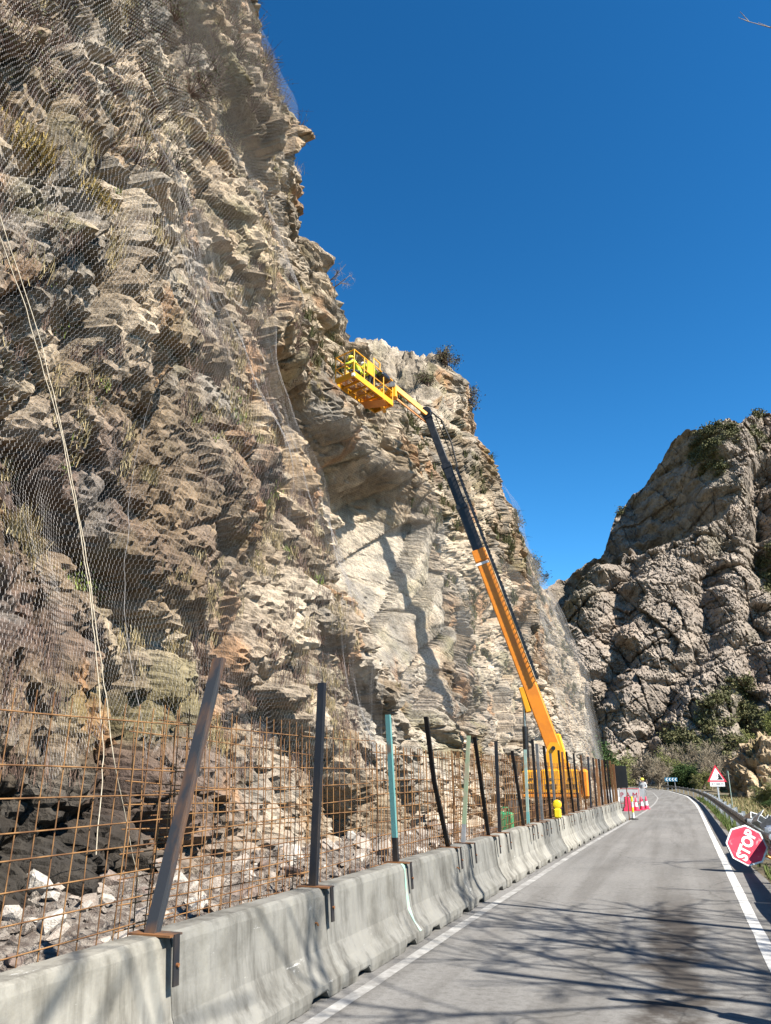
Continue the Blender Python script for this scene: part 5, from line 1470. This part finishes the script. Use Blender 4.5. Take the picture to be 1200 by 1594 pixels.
def bare_tree_meshes(seed, h, r, levels=4, kids=(3, 5), spread=.7, mat='bark', twigmat='twig', lean=(0, 0), stems=1, leaf=None, leafsize=.05, leafn=3, shrink=.62, droop=.0, minr=0, keep=None):
    rnd = np.random.default_rng(seed); segs = []
    for s_ in range(stems):
        a = rnd.uniform(0, 6.28); sp_ = .45 * (stems > 1)
        dd = np.array([lean[0] + sp_ * math.cos(a), lean[1] + sp_ * math.sin(a), 1.0]); dd /= np.linalg.norm(dd)
        grow(segs, (rnd.normal(0, .1 * (stems > 1)), rnd.normal(0, .1 * (stems > 1)), -.1), dd, h * .55 * rnd.uniform(.8, 1.1), r, levels, rnd, droop, kids, spread, shrink)
    if keep: segs = [q for q in segs if keep(q[0]) and keep(q[1])]
    if minr: segs = [(a, b, max(c, minr), max(d, minr), l) for a, b, c, d, l in segs]
    big = [s for s in segs if s[4] >= levels - 1]; small = [s for s in segs if s[4] < levels - 1]
    out = [('trunk', seg_mesh('trunk', big, mat, 6))]
    V, F = seg_tubes([s[0] for s in small], [s[1] for s in small], np.array([s[2] for s in small]), np.array([s[3] for s in small]), 3)
    out.append(('crown', np_mesh('crown', V, F, twigmat)))
    if leaf:
        tip = np.array([s[1] for s in small if s[4] <= 1]); P = np.repeat(tip, leafn, 0) + rnd.normal(0, leafsize * 2.0, (len(tip) * leafn, 3))
        V, F = leaf_quads(P, rnd.uniform(.6, 1.3, len(P)) * leafsize)
        out.append(('leaves', np_mesh('leaves', V, F, leaf)))
    return out
def plant(name, label, cat, meshes, loc, rz=0.0, sc=1.0, group=None):
    t = thing(name, label, cat, loc, (0, 0, rz), group); t.scale = (sc, sc, sc)
    for nm, me in meshes: link(nm, me, t)
    return t
# bare roadside trees to the right of the frame: they throw the branch shadows on the road
def pruned(x, y):      # limbs cut back over the carriageway
    return lambda p: (p[0] + x) > .0985 * (p[1] + y) + .149 * (p[2] - 1.75) + .35
for i, (seed, h, x, y, lab) in enumerate([(3, 14.5, 10.5, 2.6, 'bare roadside tree nearest on the right, out of view'), (8, 14.0, 9.5, 5.4, 'second bare roadside tree on the right, out of view'),
                                        (13, 14.5, 10.5, 8.4, 'third bare roadside tree on the right, out of view'), (18, 14.0, 11.0, 11.8, 'fourth bare roadside tree on the right, out of view'),
                                        (23, 14.0, 11.5, 16, 'fifth bare roadside tree on the right, out of view'), (28, 13.0, 12.5, 22, 'sixth bare roadside tree on the right, out of view')]):
    plant('bare_tree', lab, 'tree', bare_tree_meshes(seed, h, .20, 4, (4, 5), .8, shrink=.66, keep=pruned(x, y), minr=.016), (x, y, -.1), 0, 1, 'bare trees right of the road')
def overhang_branch():
    b0 = np.array([5.6, 9.2, -.1])
    t = thing('bare_tree', 'slender bare tree whose twigs reach the upper right corner', 'tree', tuple(b0), group='bare trees right of the road')
    MB().tube([(0, 0, -.2), (0, 0, 2.5), (-.2, 0, 5.2), (-.9, -.05, 8.6), (-1.7, -.1, 10.1)], [.13, .10, .075, .05, .03], 8).build('trunk', 'bark', t)
    def run(a, b, r, wig, seed):
        segs = []
        q = np.linspace(0, 1, 9)[:, None]; P = np.array(a) * (1 - q) + np.array(b) * q + np.random.default_rng(seed).normal(0, wig, (9, 3)) * np.sin(q * math.pi)
        for i in range(8): segs.append((P[i] - b0, P[i + 1] - b0, r * (1 - .8 * i / 8), r * (1 - .8 * (i + 1) / 8), 1))
        for i in range(3, 9):
            for k in range(2):
                v = np.random.default_rng(seed + i * 7 + k).normal(0, .09, 3); segs.append((P[i] - b0, P[i] - b0 + v + np.array([-.05, 0, .02]), .006, .003, 0))
        link('branch', seg_mesh('branch', segs, 'bark', 5), t)
    run((3.9, 9.1, 10.0), (2.02, 8.75, 11.2), .022, .05, 5)
    run((4.72, 9.16, 8.5), (2.28, 9.1, 8.05), .010, .04, 6)
overhang_branch()
# scrub trees at the foot of the mountain
S1 = bare_tree_meshes(21, 7.5, .10, 3, (6, 9), .55, 'twig', 'twig', stems=7, shrink=.55, minr=.022)
S2 = bare_tree_meshes(22, 7.0, .10, 3, (6, 9), .6, 'twig', 'twig', stems=6, shrink=.55, leaf='leaf_spring', leafsize=.10, leafn=2, minr=.02)
S3 = bare_tree_meshes(23, 6.0, .10, 3, (6, 9), .8, 'dark_twig', 'dark_twig', stems=6, shrink=.6, leaf='leaf_dark', leafsize=.15, leafn=7)
S4 = bare_tree_meshes(24, 6.0, .08, 3, (6, 9), .7, 'twig', 'twig', stems=6, shrink=.6, leaf='leaf_spring', leafsize=.09, leafn=7)
scr = [(S2, -9.5, 150, 1.0, 'pale green spring shrub behind the far end of the fence'), (S1, -6.0, 158, 1.0, 'bare grey shrub above the red plastic barrier'), (S1, -3.2, 146, .8, 'bare grey shrub with upright stems above the person'),
       (S2, -1.0, 166, 1.1, 'pale green shrub between the person and the chevron sign'), (S3, .6, 154, .78, 'dark evergreen shrub just above the chevron sign'), (S3, 2.6, 160, .9, 'dark evergreen shrub right of the chevron sign'),
       (S1, 1.8, 176, 1.35, 'tall bare grey tree behind the dark evergreens'), (S1, 5.2, 150, 1.05, 'broad bare shrub left of the triangle sign'), (S1, 7.6, 166, 1.3, 'tall bare tree behind the triangle sign'),
       (S2, 3.8, 132, .5, 'low pale shrub by the rail under the triangle sign'), (S1, -2.0, 182, 1.3, 'bare tree at the foot of the mountain, middle'), (S2, -13, 178, 1.2, 'pale shrub at the foot of the mountain beside the cliff end'),
       (S3, -13.0, 118, 1.15, 'dark green tree squeezed beside the end of the netted cliff'), (S3, -14.5, 128, 1.5, 'taller dark green tree behind the end of the netted cliff'),
       (S4, 9.3, 86, .75, 'yellow-green spring bush above the rock outcrop'), (S4, 12.0, 90, .85, 'yellow-green spring bush at the right edge above the outcrop'), (S1, 7.2, 96, .75, 'bare brown bush behind the top of the outcrop'),
       (S1, 6.6, 44, .34, 'bare twiggy bush at the right edge below the outcrop'), (S2, 5.2, 53, .30, 'low greenish bush at the foot of the outcrop'), (S3, 4.2, 47, .16, 'small dark bush beside the thin signpost'), (S1, 8.0, 60, .5, 'bare brown bush on the right slope beside the outcrop')]
for i, (mesh, x, y, sc, lab) in enumerate(scr):
    zb = 2.6 if y == 86 else (4.5 if y == 90 else (-.2 if y < 120 else 0))
    plant('shrub' if sc < 1.1 else 'tree', lab, 'shrub' if sc < 1.1 else 'tree', mesh, (x, y, zb), i * 1.3, sc, 'shrubs and trees beyond the bend')

# verge grass and brambles
def verge():
    n = 26000
    y = 7 + 75 * rng.random(n) ** 1.5; d = .62 + 3.6 * rng.random(n) ** 1.4; x = right_line(y) + d
    keep = vnoise(x * 1.3, y * 1.0, 700) > -.22; x, y = x[keep], y[keep]
    z = np.full(len(x), -.06) + .10 * sstep(.9, 2.1, x - right_line(y))
    V, F = blades(np.stack([x, y, z], -1), rng.uniform(.10, .34, len(x)) * (1 + .5 * sstep(1.2, 3, x - right_line(y))), .7, .007)
    h = len(x) * 2 // 3
    tag(link('verge_grass', np_mesh('verge_grass', V, F, 'green_grass')), 'green grass along the verge under the guardrail', 'grass', kind='stuff')
    n = 12000
    y = 14 + 60 * rng.random(n); x = right_line(y) + 1.5 + 7 * rng.random(n); z = np.full(n, -.15) - .3 * sstep(3, 8, x - right_line(y))
    V, F = blades(np.stack([x, y, z], -1), rng.uniform(.25, .95, n), .9, .010)
    tag(link('dry_slope_grass', np_mesh('dry_slope_grass', V, F, 'dry_grass')), 'tall dry grass on the slope right of the road', 'grass', kind='stuff')
verge()

# ------------------------------------------------------------------ plants on the cliff
def cliff_pts(n, y0, y1, z0, z1, seed, thr, sc=1.6):
    r = np.random.default_rng(seed)
    Y = y0 + (y1 - y0) * r.random(n * 6); Z = z0 + (z1 - z0) * r.random(n * 6)
    k = (fbm(Y / sc, Z / sc, seed, 3) > thr) & (Z < top_z(Y) - .5)
    Y, Z = Y[k][:n], Z[k][:n]
    X, _, sl, _ = cliff_fn(Y, Z)
    return np.stack([X, Y, Z], -1)[sl < .2]
def tuft_field(name, label, P, nb, h, mat, seed, lean=.9, w=.005):
    r = np.random.default_rng(seed)
    s = r.uniform(.5, 1.4, len(P))
    B = np.repeat(P, nb, 0); S = np.repeat(s, nb)
    B = B + r.normal(0, .06, B.shape) * S[:, None]
    V, F = blades(B, h * S * r.uniform(.5, 1.2, len(B)), lean, w)
    tag(link(name, np_mesh(name, V, F, mat)), label, 'plants', kind='stuff')
tuft_field('cliff_dry_grass', 'dry straw grass growing in the cracks of the netted cliff', cliff_pts(1000, 5, 22, 2, 26, 801, .06), 36, .30, 'dry_grass', 1)
tuft_field('cliff_brown_stalks', 'brown dead stalks covering parts of the lower cliff', cliff_pts(900, 5, 20, 1.5, 14, 802, .04, 2.4), 30, .34, 'dark_twig', 2, .8, .004)
tuft_field('cliff_green_plants', 'small green plants dotted over the cliff', cliff_pts(110, 5, 24, 2, 20, 803, .28), 30, .13, 'bright_moss', 3, 1.0, .007)
tuft_field('far_cliff_scrub', 'olive scrub on the ledges of the far part of the cliff', cliff_pts(420, 24, 62, 6, 27, 804, .16, 3), 40, .55, 'leaf_olive', 4, 1.0, .018)
# scrub bushes on the upper near face, grey-olive twigs
def scrub_points():
    P = cliff_pts(260, 6, 19.5, 11, 36, 806, .06, 2.6)
    r = np.random.default_rng(9); cen = np.repeat(P, 60, 0); s = np.repeat(r.uniform(.25, .6, len(P)), 60)
    off = r.normal(0, .5, cen.shape) * s[:, None]; off[:, 2] = np.abs(off[:, 2]); off[:, 0] = np.abs(off[:, 0]) * .8
    V, F = seg_tubes(cen + off * .15, cen + off * 1.3, .007, .003)
    tag(link('upper_cliff_twigs', np_mesh('upper_cliff_twigs', V, F, 'dark_twig')), 'grey-brown twiggy scrub on the upper near face', 'plants', kind='stuff')
    cen2 = cen + off
    V, F = leaf_quads(cen2, .035)
    tag(link('upper_cliff_leaves', np_mesh('upper_cliff_leaves', V, F, 'leaf_olive')), 'small olive leaves of the scrub on the upper near face', 'plants', kind='stuff')
scrub_points()
def tuft(y, z, n, h, mat, label, name='grass_tuft', cat='grass tuft', lean=1.1, spread=.07, w=.006, kind=None):
    x = float(cliff_fn(np.array([y]), np.array([z]))[0][0]) + .05
    B = rng.normal(0, 1, (n, 3)) * np.array([[.4, 1, .35]]) * spread
    V, F = blades(B, rng.uniform(.6, 1.1, n) * h, lean, w)
    tag(link(name, np_mesh(name, V, F, mat), None, (x, y, z)), label, cat, 'plants picked out on the near cliff', kind)
tuft(7.34, 4.62, 240, .42, 'dry_grass', 'large straw tuft at the left edge, highest of the hanging straw tufts')
tuft(7.86, 4.56, 200, .36, 'dry_grass', 'straw tuft just right of the large one near the left edge')
tuft(7.48, 4.20, 180, .34, 'dry_grass', 'straw tuft below the large one near the left edge')
tuft(7.72, 3.85, 150, .32, 'dry_grass', 'lowest and narrowest straw tuft near the left edge')
tuft(9.15, 4.36, 520, .10, 'bright_moss', 'bright green plants in a strip below the dark block', 'green_plants', 'plants', 1.0, .30, .008, 'stuff')
tuft(9.45, 6.1, 200, .36, 'dry_grass', 'straw tuft beside the upper left corner of the dark block')
tuft(7.1, 10.8, 420, .30, 'leaf_gold', 'golden bush high on the upper left of the cliff', 'golden_bush', 'bush', 1.0, .26, .008)
tuft(7.75, 10.3, 260, .24, 'leaf_gold', 'smaller golden bush below and right of the other one', 'golden_bush', 'bush', 1.0, .16, .008)
# bushes on the skyline
K1 = bare_tree_meshes(31, 1.5, .03, 2, (6, 9), .8, 'dark_twig', 'dark_twig', stems=7, shrink=.6, leaf='leaf_olive', leafsize=.045, leafn=1)
K2 = bare_tree_meshes(32, 1.6, .025, 3, (3, 5), .8, 'bark', 'bark', stems=2, shrink=.62)
def brow(y, sc, mesh, label, dz=-.15, back=.4, rot=0, lean=None):
    z = float(top_z(np.array([y]))[0]); x = float(cliff_fn(np.array([y]), np.array([z - .5]))[0][0])
    t = plant('skyline_bush', label, 'bush', mesh, (x - back, y, z + dz), rot, sc, 'bushes on the cliff skyline')
    if lean: t.rotation_euler = lean
brow(44.2, 1.3, K1, 'dark bush on top of the rounded middle buttress', .6, 1.2)
brow(46.6, 1.5, K1, 'bush on the right shoulder of the middle buttress', -.2, .3, 1)
brow(40.5, 1.0, K1, 'small bush on the saddle above the basket', .4, .8, 2)
brow(49.2, 1.2, K1, 'scrubby bush where the skyline steps down', -.2, .4, 3)
brow(52.5, 1.3, K1, 'bush halfway down the far skyline', -.2, .4, 4)
brow(57.5, 1.5, K1, 'brown bush near the low end of the skyline', -.1, .4, 5)
brow(59.6, 1.4, K1, 'last bush at the low end of the skyline', -.1, .4, 6)
def side_bush(y, z, sc, mesh, label, rot):
    x = float(cliff_fn(np.array([y]), np.array([z]))[0][0])
    t = plant('skyline_bush', label, 'bush', mesh, (x - .1, y, z), 0, sc, 'bushes on the cliff skyline'); t.rotation_euler = rot
side_bush(19.0, 28.6, .42, K1, 'dark bush sticking out of the top edge of the near face', (0, R(70), 0))
side_bush(30.0, 25.0, 1.4, K2, 'bare twigs sticking out from the second buttress', (0, R(65), 0))

# ------------------------------------------------------------------ bring every albedo to its real level for this exposure
VIVID = {'sign_white', 'sign_red', 'scuffed_stop_red', 'sign_blue', 'machine_yellow', 'machine_orange', 'hi_vis_fabric', 'white_plastic', 'red_plastic', 'helmet_yellow', 'helmet_white', 'lamp_yellow', 'galvanised_steel'}
for m in bpy.data.materials:
    nt = m.node_tree
    for b in [n for n in nt.nodes if n.type in ('BSDF_PRINCIPLED', 'BSDF_DIFFUSE')]:
        sock = b.inputs['Base Color'] if b.type == 'BSDF_PRINCIPLED' else b.inputs['Color']
        k = .85 if m.name in VIVID else (.68 if m.name in ('cliff_rock', 'outcrop_rock') else .62)
        mx = nt.nodes.new('ShaderNodeMix'); mx.data_type = 'RGBA'; mx.blend_type = 'MULTIPLY'; mx.inputs[0].default_value = 1
        mx.inputs[7].default_value = (k * 1.01, k, k * .97, 1) if m.name == 'cliff_rock' else (k, k, k, 1)
        if sock.is_linked: nt.links.new(sock.links[0].from_socket, mx.inputs[6])
        else: mx.inputs[6].default_value = sock.default_value
        nt.links.new(mx.outputs[2], sock)
